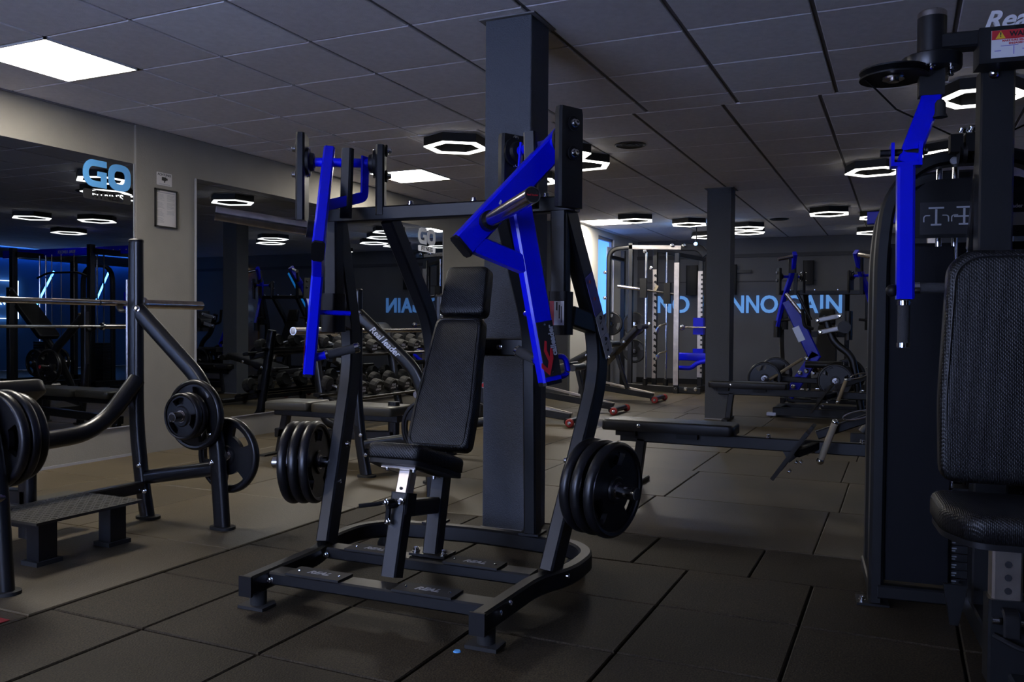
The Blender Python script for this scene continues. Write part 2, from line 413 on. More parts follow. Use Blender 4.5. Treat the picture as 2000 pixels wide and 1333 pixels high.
_o = nt.nodes.new('ShaderNodeOutputMaterial'); _t = nt.nodes.new('ShaderNodeBsdfTransparent'); _g = nt.nodes.new('ShaderNodeBsdfGlossy'); _m = nt.nodes.new('ShaderNodeMixShader')
_m.inputs[0].default_value = .06; _t.inputs[0].default_value = (.9, .95, 1, 1); _g.inputs['Roughness'].default_value = .02
nt.links.new(_t.outputs[0], _m.inputs[1]); nt.links.new(_g.outputs[0], _m.inputs[2]); nt.links.new(_m.outputs[0], _o.inputs[0]); MAT['clear_glass'] = gl
w1 = window(-4.47, -4.38, 12.62, 13.42, .78, 2.44, 'window_sky', 'tall blue lit window at the far left')
obj('blind', MB().ebox((-4.375, 13.10, .8), (-4.36, 13.34, 2.30)), 'curtain', w1)
window(-3.9, -.9, RY0-.1, RY0-.05, .5, 2.3, 'clear_glass', 'added wide window behind the viewer for bluish fill light')  # added opening, lets the bluish world light in as fill

struct('baseboard_left', MB().ebox((WX, RY0, 0), (WX+.008, 11.35, .018)), 'baseboard', 'thin pale skirting strip along the left wall')
struct('baseboard_far', MB().ebox((-4.35, FARY-.02, 0), (RX1, FARY, .09)), 'black_plastic', 'black skirting along the far wall')

# pillars
for k, (x0, x1, y0, y1) in enumerate(PILLARS):
    p = struct('pillar', MB().sweep([(0, 0, 0), (0, 0, CE)], rrect(x1-x0, y1-y0, .004), n=(1, 0, 0)), 'pillar_paint', ['square dark grey pillar behind the press machine', 'square dark grey pillar in the middle distance'][k])
    p.location = ((x0+x1)/2, (y0+y1)/2, 0); p['category'] = 'pillar'
    c = MB(); w = .024; a, b = (x1-x0)/2+.002, (y1-y0)/2+.002
    c.ebox((-a-w, -b-w, CE-.006), (a+w, -b, CE+.001)).ebox((-a-w, b, CE-.006), (a+w, b+w, CE+.001)).ebox((-a-w, -b, CE-.006), (-a, b, CE+.001)).ebox((a, -b, CE-.006), (a+w, b, CE+.001))
    obj('edge_trim', c, 'ceiling_grid', p)
    f = MB().ebox((-a-.004, -b-.006, 0), (a+.004, -b, .012)); obj('floor_trim', f, 'baseboard', p)

# mirrors
def mirror(y0, y1, z0, z1, lab, dx=0):
    t = thing('wall_mirror', lab, 'mirror', (WX+dx, 0, 0), 0, 'wall mirrors')
    obj('mirror_glass', MB().ebox((.004, y0, z0), (.012, y1, z1)), 'mirror_glass', t)
    e = MB().ebox((.003, y0-.012, z0), (.016, y0, z1)).ebox((.003, y1, z0), (.016, y1+.012, z1)).ebox((.003, y0, z0-.008), (.014, y1, z0))
    obj('edge_strip', e, 'baseboard', t); return t
mirror(RY0+.3, 4.635, .235, 2.222, 'dark wall mirror behind the barbell rack at the left edge')
mirror(5.246, 9.36, .20, 2.205, 'long dark wall mirror behind the dumbbell rack', .020)

# logos on the mirrors
def ring_outline(w, h, r, n=6): return round_poly([(-w/2, -h/2), (w/2, -h/2), (w/2, h/2), (-w/2, h/2)], r, n)
def logo(y, z, kind, lab, dx=0):
    t = thing('mirror_logo', lab, 'logo', (WX+.014+dx, y, z), 0, 'logos on the mirrors')
    R = Matrix(((0, 0, 1), (1, 0, 0), (0, 1, 0)))        # local x -> +Y, y -> Z, z -> +X
    o_ = flat_mesh([round_poly([(-.098, -.098), (.098, -.098), (.098, .098), (-.098, .098)], .085, 7), round_poly([(-.048, -.048), (.048, -.048), (.048, .048), (-.048, .048)], .040, 6)], .002)
    g = [(.098, .098), (-.02, .098)]+[(-.02+.098*cos(a)*.8, .098*sin(a)) for a in [pi/2+.2*i for i in range(1, 15)]]+[(-.02, -.098), (.098, -.098), (.098, .018), (.022, .018), (.022, -.018), (.052, -.018), (.052, -.052), (-.012, -.052)]
    g += [(-.012+.052*cos(a)*.8, .052*sin(a)) for a in [3*pi/2-.24*i for i in range(1, 13)]]+[(-.012, .052), (.098, .052)]
    g_ = flat_mesh([g], .002)
    for me, dx in ((g_, -.108), (o_, .105)):
        inst('letter', me, t, (0, dx, .035), R, kind)
    # rounded plate with the word cut out of it
    pl = flat_mesh([round_poly([(-.205, -.036), (.205, -.036), (.205, .036), (-.205, .036)], .02, 4)], .001)
    dark = kind == 'logo_blue'
    inst('plate', pl, t, (-.001, 0, -.118), R, 'black_print' if dark else 'silver_print')
    tm = text_mesh('FITNESS', .074, .0012, bold=.0015, spacing=1.05)
    inst('lettering', tm, t, (.001, 0, -.118), R, 'mirror_glass' if dark else 'black_print')
    return t
logo(4.405, 2.058, 'logo_blue', 'blue GO fitness lettering on the left mirror')
logo(8.965, 2.055, 'logo_white', 'white GO fitness lettering on the far end of the long mirror', .020)

# notices on the pilaster
R = Matrix(((0, 0, 1), (1, 0, 0), (0, 1, 0)))
t = thing('notice', 'small white ACHTUNG camera notice on the wall above the framed sheet', 'notice', (WX+.024, 4.92, 2.148))
inst('sheet', flat_mesh([round_poly([(-.075, -.05), (.075, -.05), (.075, .05), (-.075, .05)], .006)], .001), t, (0, 0, 0), R, 'paper')
inst('lettering', text_mesh('ACHTUNG!', .026, .0004, bold=.0004), t, (.0015, 0, .033), R, 'black_print')
cmk = MB().ebox((.0008, -.026, -.012), (.0016, .018, .016)).ebox((.0008, .018, -.006), (.0016, .032, .010)).ebox((.0008, -.004, -.026), (.0016, .006, -.012)); obj('camera_symbol', cmk, 'black_print', t)
inst('lettering', text_mesh('Videoüberwachung', .014, .0003), t, (.0015, 0, -.039), R, 'grey_print')
t = thing('framed_sheet', 'black framed house rules sheet hanging on the wall', 'frame', (WX+.024, 4.931, 1.918))
fr = MB(); w, h = .110, .150
fr.ebox((0, -w, -h), (.014, -w+.010, h)).ebox((0, w-.010, -h), (.014, w, h)).ebox((0, -w, -h), (.014, w, -h+.010)).ebox((0, -w, h-.010), (.014, w, h)); obj('frame', fr, 'black_plastic', t)
obj('sheet', MB().ebox((.001, -w+.009, -h+.009), (.005, w-.009, h-.009)), 'paper', t)
ln = MB()
for i in range(26):
    z = h-.045-.0088*i
    if i % 7 == 6: continue
    ln.ebox((.005, -w+.02, z), (.0056, -w+.02+random.uniform(.05, .075), z+.0028))
    if i < 18: ln.ebox((.005, .01, z), (.0056, .01+random.uniform(.05, .078), z+.0028))
o = obj('print', ln, 'grey_print', t); o['kind'] = 'stuff'
obj('header', MB().ebox((.005, -w+.02, h-.030), (.0056, w-.02, h-.024)), 'grey_print', t)
inst('lettering', text_mesh('GO', .02, .0003, bold=.0004), t, (.0058, -w+.034, h-.017), R, 'black_print')

# slogan on the far wall
RF = Matrix(((1, 0, 0), (0, 0, -1), (0, 1, 0)))
sl = thing('wall_slogan', 'blue NO PAIN NO GAIN lettering on the far wall', 'lettering', (-2.434, FARY-.02, 1.40))
SL = [('N', -3.972, -3.725), ('O', -3.70, -3.40), ('P', -3.22, -3.03), ('A', -3.01, -2.79), ('I', -2.765, -2.72), ('N', -2.69, -2.465), ('N', -2.427, -2.215), ('O', -2.19, -1.905), ('G', -1.79, -1.54), ('A', -1.52, -1.262), ('I', -1.235, -1.19), ('N', -1.145, -.90)]
for ch, a, b in SL:
    me = text_mesh(ch, .40, .015, bold=.008)
    xs = [v.co.x for v in me.vertices]; ys = [v.co.y for v in me.vertices]; sx = (b-a)/(max(xs)-min(xs)); sy = .30/(max(ys)-min(ys))
    mx, my = (max(xs)+min(xs))/2, (max(ys)+min(ys))/2
    for v in me.vertices: v.co.x = (v.co.x-mx)*sx; v.co.y = (v.co.y-my)*sy
    inst('letter', me, sl, ((a+b)/2+2.434, 0, 0), RF, 'letter_blue')

# ---------------------------------------------------------------- ceiling lights
def light_panel(k, lab):
    x0, x1, y0, y1 = PANELS[k]; t = thing('ceiling_light', lab, 'ceiling light', ((x0+x1)/2, (y0+y1)/2, CE), 0, 'square light panels')
    a, b = (x1-x0)/2-.006, (y1-y0)/2-.006; w = .012; m = MB()
    m.ebox((-a, -b, -.004), (a, -b+w, .012)).ebox((-a, b-w, -.004), (a, b, .012)).ebox((-a, -b, -.004), (-a+w, b, .012)).ebox((a-w, -b, -.004), (a, b, .012))
    obj('frame', m, 'white_print', t); obj('diffuser', MB().ebox((-a+w, -b+w, 0), (a-w, b-w, .010)), 'panel_light', t)
light_panel(0, 'square light panel in the ceiling above the left mirror')
light_panel(1, 'square light panel in the ceiling above the dumbbell rack')
light_panel(2, 'square light panel in the ceiling beside the far white wall')
light_panel(3, 'square light panel in the ceiling behind the viewer on the left')
def hexpts(r, rot=0): return [(r*cos(rot+pi/3*i), r*sin(rot+pi/3*i)) for i in range(6)]
HB = flat_mesh([hexpts(.262), hexpts(.200)], .034); HD = flat_mesh([hexpts(.261), hexpts(.201)], .004)
HB.materials.append(MAT['black_plastic']); HD.materials.append(MAT['hex_light'])
for me in (HB, HD): me.set_sharp_from_angle(angle=radians(25))
def hexlamp(x, y, rot, lab):
    t = thing('hexagon_light', lab, 'ceiling light', (x, y, 2.44), radians(rot), 'hexagonal ring lights')
    inst('frame', HB, t, (0, 0, .043)); inst('diffuser', HD, t, (0, 0, .004))
for a in [(-3.29, 6.02, 35, 'hexagonal ring light just left of the near pillar'),
          (-2.62, 6.62, 5, 'hexagonal ring light mostly hidden by the blue press arm'),
          (-2.61, 7.12, 55, 'hexagonal ring light right of the near pillar, behind the bracket plate'),
          (-3.36, 7.73, 40, 'hexagonal ring light below the others at the near pillar'),
          (-.25, 8.43, 52, 'hexagonal ring light left of the blue arm of the fly machine'),
          (-3.32, 11.15, 45, 'hexagonal ring light overlapping the far square light panel'),
          (-2.74, 11.84, 40, 'hexagonal ring light left of the far pillar'),
          (-2.86, 13.58, 48, 'hexagonal ring light lowest left of the far pillar'),
          (-2.07, 12.59, 44, 'upper hexagonal ring light right of the far pillar'),
          (-2.15, 13.21, 44, 'lower hexagonal ring light right of the far pillar'),
          (-.86, 11.36, 33, 'hexagonal ring light alone between far pillar and fly machine'),
          (-.30, 11.95, 34, 'upper hexagonal ring light at the edge of the fly machine'),
          (-.42, 13.83, 34, 'lower hexagonal ring light at the edge of the fly machine'),
          (.42, 5.97, 60, 'large hexagonal ring light behind the fly machine column'),
          (.31, 7.84, 30, 'hexagonal ring light seen in the left mirror, left one'),
          (1.6, 9.4, 12, 'hexagonal ring light right of the frame, seen in the left mirror'),
          (2.4, 3.6, 20, 'hexagonal ring light right of the viewer, nearest'), (3.1, 4.3, 20, 'hexagonal ring light right of the viewer, middle'), (2.5, 5.0, 20, 'hexagonal ring light right of the viewer, farthest'),
          (2.3, 11.6, 40, 'hexagonal ring light far right, seen in the left mirror')]:
    hexlamp(*a)
for x, y, lab in ((-2.079, 6.82, 'round dark ceiling vent right of the near pillar'), (-1.584, 12.306, 'round dark ceiling vent right of the far pillar')):
    t = thing('ceiling_vent', lab, 'vent', (x, y, CE))
    obj('rim', MB().lathe([(.13, .002), (.13, -.006), (.118, -.010), (.108, -.004), (.108, .002)], (0, 0, 0), (0, 0, 1), 28), 'black_metal', t)
    obj('grille', MB().lathe([(0, -.006), (.04, -.006), (.045, -.002), (.07, -.006), (.075, -.002), (.108, -.004)], (0, 0, 0), (0, 0, 1), 28), 'black_plastic', t)

# ================================================================ weight plates
def arc_hole(r0, r1, a0, a1, n=7, sm=.012):
    pts = [(r1*cos(a0+(a1-a0)*i/n), r1*sin(a0+(a1-a0)*i/n)) for i in range(n+1)]
    pts += [(r0*cos(a1-(a1-a0)*.92*i/n-(a1-a0)*.04), r0*sin(a1-(a1-a0)*.92*i/n-(a1-a0)*.04)) for i in range(n+1)]
    return round_poly(pts, sm, 2)
def plate_meshes(r, th):
    "grip plate: web with three grip openings, raised rim, hub and steel bush (axis Z, from z = 0 to th)"
    circ_ = lambda q, n=40: [(q*cos(2*pi*i/n), q*sin(2*pi*i/n)) for i in range(n)]
    holes = [arc_hole(r*.52, r*.80, a-.44, a+.44) for a in (pi/2, pi/2+2*pi/3, pi/2+4*pi/3)]
    web = flat_mesh([circ_(r*.93), circ_(.027, 20)]+holes, th*.27)
    for v in web.vertices: v.co.z += th/2
    web.materials.append(MAT['rubber'])
    e = th*.5
    rim = MB().lathe([(r*.86, th*.22), (r*.875, th*.06), (r*.93, 0), (r*.975, th*.10), (r, th*.32), (r, th*.68), (r*.975, th*.90), (r*.93, th), (r*.875, th*.94), (r*.86, th*.78)], (0, 0, 0), (0, 0, 1), 44).mesh('rim', 40)
    rim.materials.append(MAT['rubber'])
    hub = MB().lathe([(.0275, .001), (.046, .001), (.052, th*.22), (.052, th*.78), (.046, th-.001), (.0275, th-.001)], (0, 0, 0), (0, 0, 1), 24).mesh('hub', 40)
    hub.materials.append(MAT['rubber'])
    bush = MB().lathe([(.0255, 0), (.0305, 0), (.0305, th), (.0255, th), (.0255, 0)], (0, 0, 0), (0, 0, 1), 24).mesh('bush', 30)
    bush.materials.append(MAT['steel'])
    return web, rim, hub, bush
PL = {'large': plate_meshes(.190, .040), 'medium': plate_meshes(.175, .040), 'small': plate_meshes(.115, .034)}
def plate(size, p, axis, spin, lab, group=None):
    t = link('weight_plate', None); tag(t, lab, 'weight plate', group)
    t.location = p; t.rotation_euler = (align(axis) @ Matrix.Rotation(spin, 3, 'Z')).to_euler(); t.empty_display_size = .05
    for n, me in zip(('web', 'rim', 'hub', 'bush'), PL[size]): link(n, me, t)
    return t

# ================================================================ the press machine in the middle
OMX, OMY, OTH = -1.648, 2.843, radians(1.5)
def om(u, v, z): return V(OMX+u*cos(OTH)-v*sin(OTH), OMY+u*sin(OTH)+v*cos(OTH), z)
def press_frame(t, far=False):
    # base: one bent rail from the left front round the back to the right front
    half = [(-.452, -.535, .092), (-.468, -.09, .092), (-.540, .07, .092), (-.540, .30, .092), (-.44, .425, .092), (0, .475, .092)]
    path = half+[(-x, y, z) for x, y, z in half[-2::-1]]
    obj('base_rail', MB().sweep(fillet(path, .16, 7), rrect(.070, .052, .008), n=(0, 0, 1)), 'black_metal', t)
    for s in (-1, 1):
        obj('end_cap', MB().box((s*.452, -.537, .092), (.054, .010, .072)), 'black_plastic', t)
        f = MB().prism([(.055, -.045), (.055, .03), (.02, .06), (-.02, .06), (-.055, .03), (-.055, -.045)], (s*.452, -.47, 0), (1, 0, 0), (0, 1, 0), (0, 0, .012))
        f.cyl((s*.452, -.47, .012), (s*.452, -.47, .06), .03, 14); obj('foot', f, 'rubber_dull', t)
        g = MB().lathe([(0, 0), (.045, 0), (.045, .03), (.03, .058), (0, .058)], (s*.45, .40, 0), (0, 0, 1), 18); obj('foot', g, 'rubber_dull', t)
        bolt(t, (s*.476, -.435, .10), (s, 0, 0)); bolt(t, (s*.478, -.36, .11), (s, 0, 0)); bolt(t, (s*.495, -.035, .10), (s, 0, 0)); bolt(t, (s*.540, .03, .10), (s, 0, 0))
    bolt(t, (-.420, -.442, .095), (0, -1, 0)); bolt(t, (-.435, -.085, .095), (0, -1, 0))
    for v in (-.40, -.035):
        obj('foot_bar', MB().bar((-.44, v, .098), (.44, v, .098), .045, .085, n=(0, 0, 1)), 'black_metal', t)
        for c in (-.24, .20):
            sp = obj('step_pad', MB().box((c, v, .124), (.225, .092, .008)), 'rubber_dull', t)
            for dx in (-.085, .085): obj('rivet', MB().lathe([(0, .006), (.005, .004), (.006, 0)], (c+dx, v, .127), (0, 0, 1), 8), 'chrome', sp)
            inst('lettering', text_mesh('REAL', .04, .0004, shear=.3, bold=.001), sp, (c, v, .1285), None, 'grey_print')
    # uprights
    for s in (-1, 1):
        path = [(s*.492, -.005, .118), (s*.583, .325, .90), (s*.505, .075, 1.46)]
        obj('upright', MB().sweep(fillet(path, .20, 8), rrect(.056, .092, .007), n=(s, -.1, 0)), 'black_metal', t)
        # weight horn on the upright
        a, b = V(s*.545, .12, .43), V(s*.800, .042, .421)
        h = obj('storage_horn', MB().cyl(a, b, .0245, 20), 'chrome', t)
        d = (b-a).normalized()
        obj('horn_flange', MB().cyl(a-d*.006, a+d*.010, .042, 20), 'black_metal', h)
        obj('horn_cap', MB().cyl(b, b+d*.003, .021, 16), 'rubber_dull', h)
        for dz in (-.075, .075):
            bolt(t, (s*.500, .118+dz*.42, .43+dz), (-s, .1, 0))
    # top beam, stop posts, rear posts
    obj('top_beam', MB().bar((-.56, .065, 1.467), (.56, .065, 1.467), .058, .058, n=(0, 0, 1)), 'black_metal', t)
    for s in (-1, 1):
        obj('stop_post', MB().bar((s*.500, .05, 1.44), (s*.500, .055, 1.10), .060, .060, n=(1, 0, 0)), 'black_metal', t)
        obj('stop_block', MB().bar((s*.503, .055, 1.145), (s*.503, .055, .985), .074, .086, n=(1, 0, 0), r=.014), 'black_plastic', t)
        obj('stop_arm', MB().bar((s*.525, .09, 1.055), (s*.570, .27, 1.02), .075, .050, n=(0, 0, 1)), 'black_metal', t)
        path = [(s*.255, .09, 1.45), (s*.235, .43, 1.00), (s*.235, .462, .127)]
        obj('rear_post', MB().sweep(fillet(path, .16, 7), rrect(.056, .075, .007), n=(1, 0, 0)), 'black_metal', t)
        obj('post_foot', MB().box((s*.235, .462, .131), (.09, .10, .010)), 'black_metal', t)
        bolt(t, (s*.14, .06, 1.496), (0, 0, 1), 1.2); bolt(t, (s*.44, .06, 1.496), (0, 0, 1), 1.2)
    obj('rear_beam', MB().bar((-.26, .43, .925), (.26, .43, .925), .075, .05, n=(0, 0, 1)), 'black_metal', t)
    bolt(t, (.10, .402, .925), (0, -1, 0)); bolt(t, (-.10, .402, .925), (0, -1, 0))
    # pivot brackets
    for s in (-1, 1):
        ax = V(s*.89, -.456, 0)      # shaft direction, outwards
        for (u, v), z0, z1, outer in (((.572, -.066), 1.435, 1.785, True), ((.290, .078), 1.46, 1.742, False)):
            br = obj('bracket_plate', MB().sweep([(s*u, v, z0), (s*u, v, z1-.02), (s*u, v, z1)], rrect(.036, .115, .008), n=ax, scales=[1, 1, .93]), 'black_metal', t)
            dirn = ax if outer else -ax
            for dz in (-.052, .052):
                p = V(s*u, v, 1.675+dz)+dirn*.0185
                bolt(t, p, dirn, 1.2, washer=True); bolt(t, V(s*u, v, 1.675+dz)-dirn*.0195, -dirn, .9)
            obj('bearing', MB().lathe([(0, 0), (.055, 0), (.055, .012), (.038, .016), (.034, .030), (.022, .034), (0, .034)], V(s*u, v, 1.675)-dirn*.018, -dirn, 20), 'black_plastic', t)
        a, b = V(s*.545, -.052, 1.675), V(s*.315, .065, 1.675)
        obj('pivot_shaft', MB().cyl(a, b, .0185, 16), 'blue_paint', t)
        obj('inner_post', MB().bar((s*(.40+.03*s), -.055, 1.44), (s*(.39+.03*s), -.055, 1.715), .046, .030, n=(1, 0, 0)), 'black_metal', t)
def arm_pt(s, tt, z, off=0):
    "point on the tilted plane of a press arm: tt along the arm plane, z height, off outwards"
    so = -(z-1.73)*.083+off; return V(s*(.506+tt*.578+so*.816), .024+tt*.816-so*.578, z)
def press_arm(t, s):
    n = V(s*.814, -.576, .083)
    m = MB()
    m.sweep([arm_pt(s, .028, 1.722), arm_pt(s, -.420, 1.287)], rrect(.046, .086, .007), n=n)
    m.sweep([arm_pt(s, -.194, 1.475), arm_pt(s, -.086, .822)], rrect(.046, .082, .007), n=n)
    m.sweep([arm_pt(s, -.372, 1.293), arm_pt(s, -.170, 1.228)], rrect(.044, .062, .006), n=n)
    a = obj('press_arm', m, 'blue_paint', t)
    ce = MB().sweep([arm_pt(s, -.420, 1.287), arm_pt(s, -.428, 1.2795)], rrect(.048, .088, .010), n=n); obj('end_cap', ce, 'black_plastic', a)
    obj('end_cap', MB().sweep([arm_pt(s, -.0863, .824), arm_pt(s, -.0842, .811)], rrect(.047, .083, .010), n=n), 'black_plastic', a)
    b0 = arm_pt(s, -.332, 1.37, .02); tip = V(s*.612, -.508, 1.414); d = (tip-b0).normalized()
    pg = obj('weight_peg', MB().cyl(b0, tip, .0255, 24), 'steel', a)
    obj('peg_collar', MB().cyl(b0-d*.005, b0+d*.03, .034, 20), 'rubber', a)
    obj('peg_cap', MB().cyl(tip, tip+d*.003, .0235, 24), 'black_print', a)
    rg = MB().lathe([(.0235, 0), (.0265, 0), (.0265, .004), (.0235, .004)], tip, d, 24); obj('cap_ring', rg, 'chrome', a)
    tm = text_mesh('Real leader', .0085, .0003, bold=.0002); inst('cap_lettering', tm, a, tip+d*.0038, align(d), 'red_print')
    # inward handle
    hb, ht = arm_pt(s, -.098, .884, -.02), V(s*.346, .014, .926); hd = (ht-hb).normalized()
    obj('handle_stub', MB().cyl(hb, hb+hd*.045, .0165, 14), 'blue_paint', a)
    obj('handle_grip', MB().cyl(hb+hd*.045, ht-hd*.02, .0185, 16), 'grip_foam', a)
    obj('grip_ring', MB().cyl(hb+hd*.040, hb+hd*.050, .0205, 16), 'chrome', a)
    obj('grip_ring', MB().lathe([(.0, .022), (.014, .022), (.021, .016), (.021, 0), (.017, 0)], ht-hd*.022, hd, 16), 'chrome', a)
    # loop behind the lower end, side rod, brace to the shaft
    lp = fillet([arm_pt(s, -.072, .905), arm_pt(s, -.018, .912), arm_pt(s, -.005, .845), arm_pt(s, -.058, .832)], .045, 6)
    obj('rear_loop', MB().tube(lp, .0105, 10), 'blue_paint', a)
    obj('side_rod', MB().cyl(arm_pt(s, -.126, 1.065, -.02), V(s*.385, .0, 1.062), .010, 12), 'blue_paint', a)
    br = fillet([V(s*.345, .045, 1.70), V(s*.338, .03, 1.535), arm_pt(s, -.23, 1.475, -.01)], .02, 3)
    obj('shaft_brace', MB().sweep(br, rrect(.010, .042, .003), n=(s, .2, 0)), 'blue_paint', a)
    # logo plate on the outer face
    lpz = MB().sweep([arm_pt(s, -.1185, 1.034, .0235), arm_pt(s, -.0875, .842, .0235)], rrect(.003, .070, .001), n=n); obj('logo_plate', lpz, 'black_print', a)
    dn = (arm_pt(s, -.0875, .842)-arm_pt(s, -.1185, 1.034)).normalized(); up = -dn
    R = align(n, up); q = lambda tt, z: arm_pt(s, tt, z, .0256)
    # text reads along the arm: local x -> up the arm
    X = up; Z = n.normalized(); Y = Z.cross(X); RT = Matrix((X, Y, Z)).transposed()
    side = V(s*.578, .816, 0)
    me = text_mesh('calleader', .030, .0005, bold=.0012, align_x='LEFT'); inst('logo_lettering', me, a, q(-.090, .915)+side*.012, RT, 'silver_print')
    k = [(-.055, .004), (-.010, -.020), (.012, -.020), (.020, -.012), (.004, -.004), (.020, .000), (.060, -.016), (.066, -.008), (.030, .012), (.006, .012), (.016, .022), (-.010, .022)]
    k = [(-.062, .000), (-.004, -.026), (.030, -.028), (.034, -.020), (.000, -.012), (.028, -.004), (.058, -.010), (.062, -.002), (.026, .008), (-.012, -.004), (-.036, .004), (-.012, .026), (-.030, .030)]
    me = flat_mesh([k], .0005); inst('logo_mark', me, a, q(-.112, .905), RT, 'red_print')
    for tt, z in ((-.118, 1.022), (-.090, .855)): obj('rivet', MB().lathe([(0, .003), (.004, .002), (.005, 0)], q(tt, z), n, 8), 'chrome', a)
    obj('side_sticker', MB().sweep([arm_pt(s, -.275, 1.448, .0237), arm_pt(s, -.283, 1.434, .0237)], rrect(.001, .008, .0003), n=n), 'white_print', a)
    return a
def press_seat(t):
    sp = V(0, .92, -.39).normalized()
    out = round_poly([(-.105, -.155), (.105, -.155), (.145, .03), (.145, .155), (-.145, .155), (-.145, .03)], .03, 4)
    ax, ay = V(1, 0, 0), V(0, .93, -.30).normalized()
    pad('seat', t, out, .058, V(0, -.165, .497), ax, ay, 'leather')
    obj('seat_board', MB().prism([(x*.97, y*.97) for x, y in out], (0, 0, -.008), (1, 0, 0), (0, 1, 0), (0, 0, .016)), 'black_plastic', t).matrix_local = Matrix.Translation((0, -.160, .487)) @ align(ax.cross(ay), ay).to_4x4()
    sb = MB().box((0, 0, 0), (.14, .20, .008)); o = obj('seat_bracket', sb, 'steel', t); o.matrix_local = Matrix.Translation((0, -.165, .474)) @ align(ax.cross(ay), ay).to_4x4()
    for dx in (-.055, .055):
        for dy in (-.08, .08): bolt(t, V(dx, -.165, .470)+ay*dy, -ax.cross(ay), .7)
    obj('seat_post', MB().bar((0, -.300, .118), (0, -.222, .40), .062, .062, n=(1, 0, 0)), 'black_metal', t)
    obj('seat_slider', MB().bar((0, -.222, .39), (0, -.190, .475), .052, .052, n=(1, 0, 0)), 'brushed', t)
    obj('adjust_hole', MB().cyl((0, -.2405, .425), (0, -.2395, .425), .006, 12), 'black_print', t)
    ad = MB().bar((0, -.232, .33), (0, -.215, .405), .072, .072, n=(1, 0, 0)); obj('slider_sleeve', ad, 'black_plastic', t)
    lv = MB().tube(fillet([(-.01, -.27, .385), (-.05, -.33, .380), (-.10, -.36, .375)], .02, 3), .008, 8).cyl((0, -.25, .37), (-.02, -.30, .37), .012, 10).cyl((-.02, -.29, .37), (-.02, -.30, .31), .010, 8); obj('adjust_lever', lv, 'black_plastic', t)
    bolt(t, (-.02, -.305, .385), (-.3, -1, 0)); bolt(t, (-.015, -.300, .315), (-.3, -1, 0)); bolt(t, (.02, -.275, .385), (.1, -1, 0))
    obj('rear_seat_post', MB().bar((0, .0, .118), (0, .095, .52), .062, .062, n=(1, 0, 0)), 'black_metal', t)
    obj('post_plate', MB().box((0, .0, .130), (.155, .095, .010)), 'black_metal', t)
    for dx in (-.06, .06): bolt(t, (dx, -.02, .136), (0, 0, 1), 1.2)
    obj('seat_link', MB().bar((0, -.20, .345), (0, .05, .31), .06, .045, n=(0, 0, 1)), 'black_metal', t)
    # backrest and headrest
    ay = V(0, .36, .93).normalized(); az = V(1, 0, 0).cross(ay)      # az points to the sitter
    out = round_poly([(-.138, -.27), (.138, -.27), (.138, -.10), (.105, .29), (-.105, .29), (-.138, -.10)], .035, 4)
    c = V(0, .170, .765)
    pad('backrest', t, out, .062, c, (1, 0, 0), ay, 'leather', .02)
    pipe = [c+V(1, 0, 0)*x+ay*y+az*.064 for x, y in [(p[0]*.86, p[1]*.94) for p in out]]
    obj('piping', MB().sweep(pipe, circ(.0022, 6), n=az, closed=True), 'leather_plain', t)
    out = round_poly([(-.106, -.108), (.106, -.108), (.096, .108), (-.096, .108)], .030, 4)
    pad('headrest', t, out, .070, c+ay*.408-az*.004, (1, 0, 0), V(0, .30, .95), 'leather', .02)
    obj('back_spine', MB().bar(c-ay*.24-az*.03, c+ay*.45-az*.03, .05, .06, n=(1, 0, 0)), 'black_metal', t)
    obj('back_strut', MB().bar(c+ay*.05-az*.05, (0, .43, .925), .06, .05, n=(1, 0, 0)), 'black_metal', t)
pm = thing('press_machine', 'black plate-loaded press machine with shiny blue arms in the foreground', 'gym machine', (OMX, OMY, 0), OTH)
press_frame(pm); press_arm(pm, 1); press_arm(pm, -1); press_seat(pm)
# placard on the right upright, warning sticker on the right stop
d = V(.505-.583, .075-.325, 1.46-.90).normalized(); side = V(0, 1, 0); nrm = V(1, -.1, 0)
def up_pt(k): return V(.583, .325, .90)+d*k
pv = [('violet_print', .185, .350), ('grey_print', .095, .185), ('grey_print', .005, .095)]
X = d; 
for i, (mm, k0, k1) in enumerate(pv):
    q0, q1 = up_pt(k0)+V(.0295, -.005, 0), up_pt(k1-.003)+V(.0295, -.005, 0)
    obj('placard', MB().sweep([q0, q1], rrect(.0015, .074, .0005), n=(1, -.1, 0)), mm if i == 0 else 'white_print', pm)
    if i:
        c = (q0+q1)/2+V(.0012, 0, 0); fg = MB(); e = V(0, 1, 0)
        fg.sweep(fillet([c-d*.02-e*.014, c-d*.022+e*.006, c+d*.012+e*.012], .006, 2), rrect(.001, .009, .0003), n=(1, 0, 0))
        fg.ball(c+d*.028+e*.001, .008, 5); fg.sweep([c+d*.002-e*.020, c+d*.012+e*.006], rrect(.001, .004, .0003), n=(1, 0, 0)); obj('pictogram', fg, 'black_print', pm)
    else:
        c = (q0+q1)/2+V(.0012, 0, 0); obj('pictogram', MB().box(c+d*.05-V(0, .012, 0), (.001, .02, .012)).box(c-d*.02, (.001, .03, .012)), 'red_print', pm)
st = obj('warning_sticker', MB().box((.4665, .0115, 1.065), (.001, .052, .088)).box((.503, .0115, 1.065), (.056, .001, .088)), 'white_print', pm)
obj('warning_bar', MB().box((.484, .0105, 1.065), (.016, .001, .088)), 'red_print', st)
obj('warning_print', MB().box((.503, .0105, 1.09), (.005, .001, .03)).box((.513, .0105, 1.07), (.004, .001, .05)).box((.521, .0105, 1.06), (.003, .001, .06)), 'black_print', st)
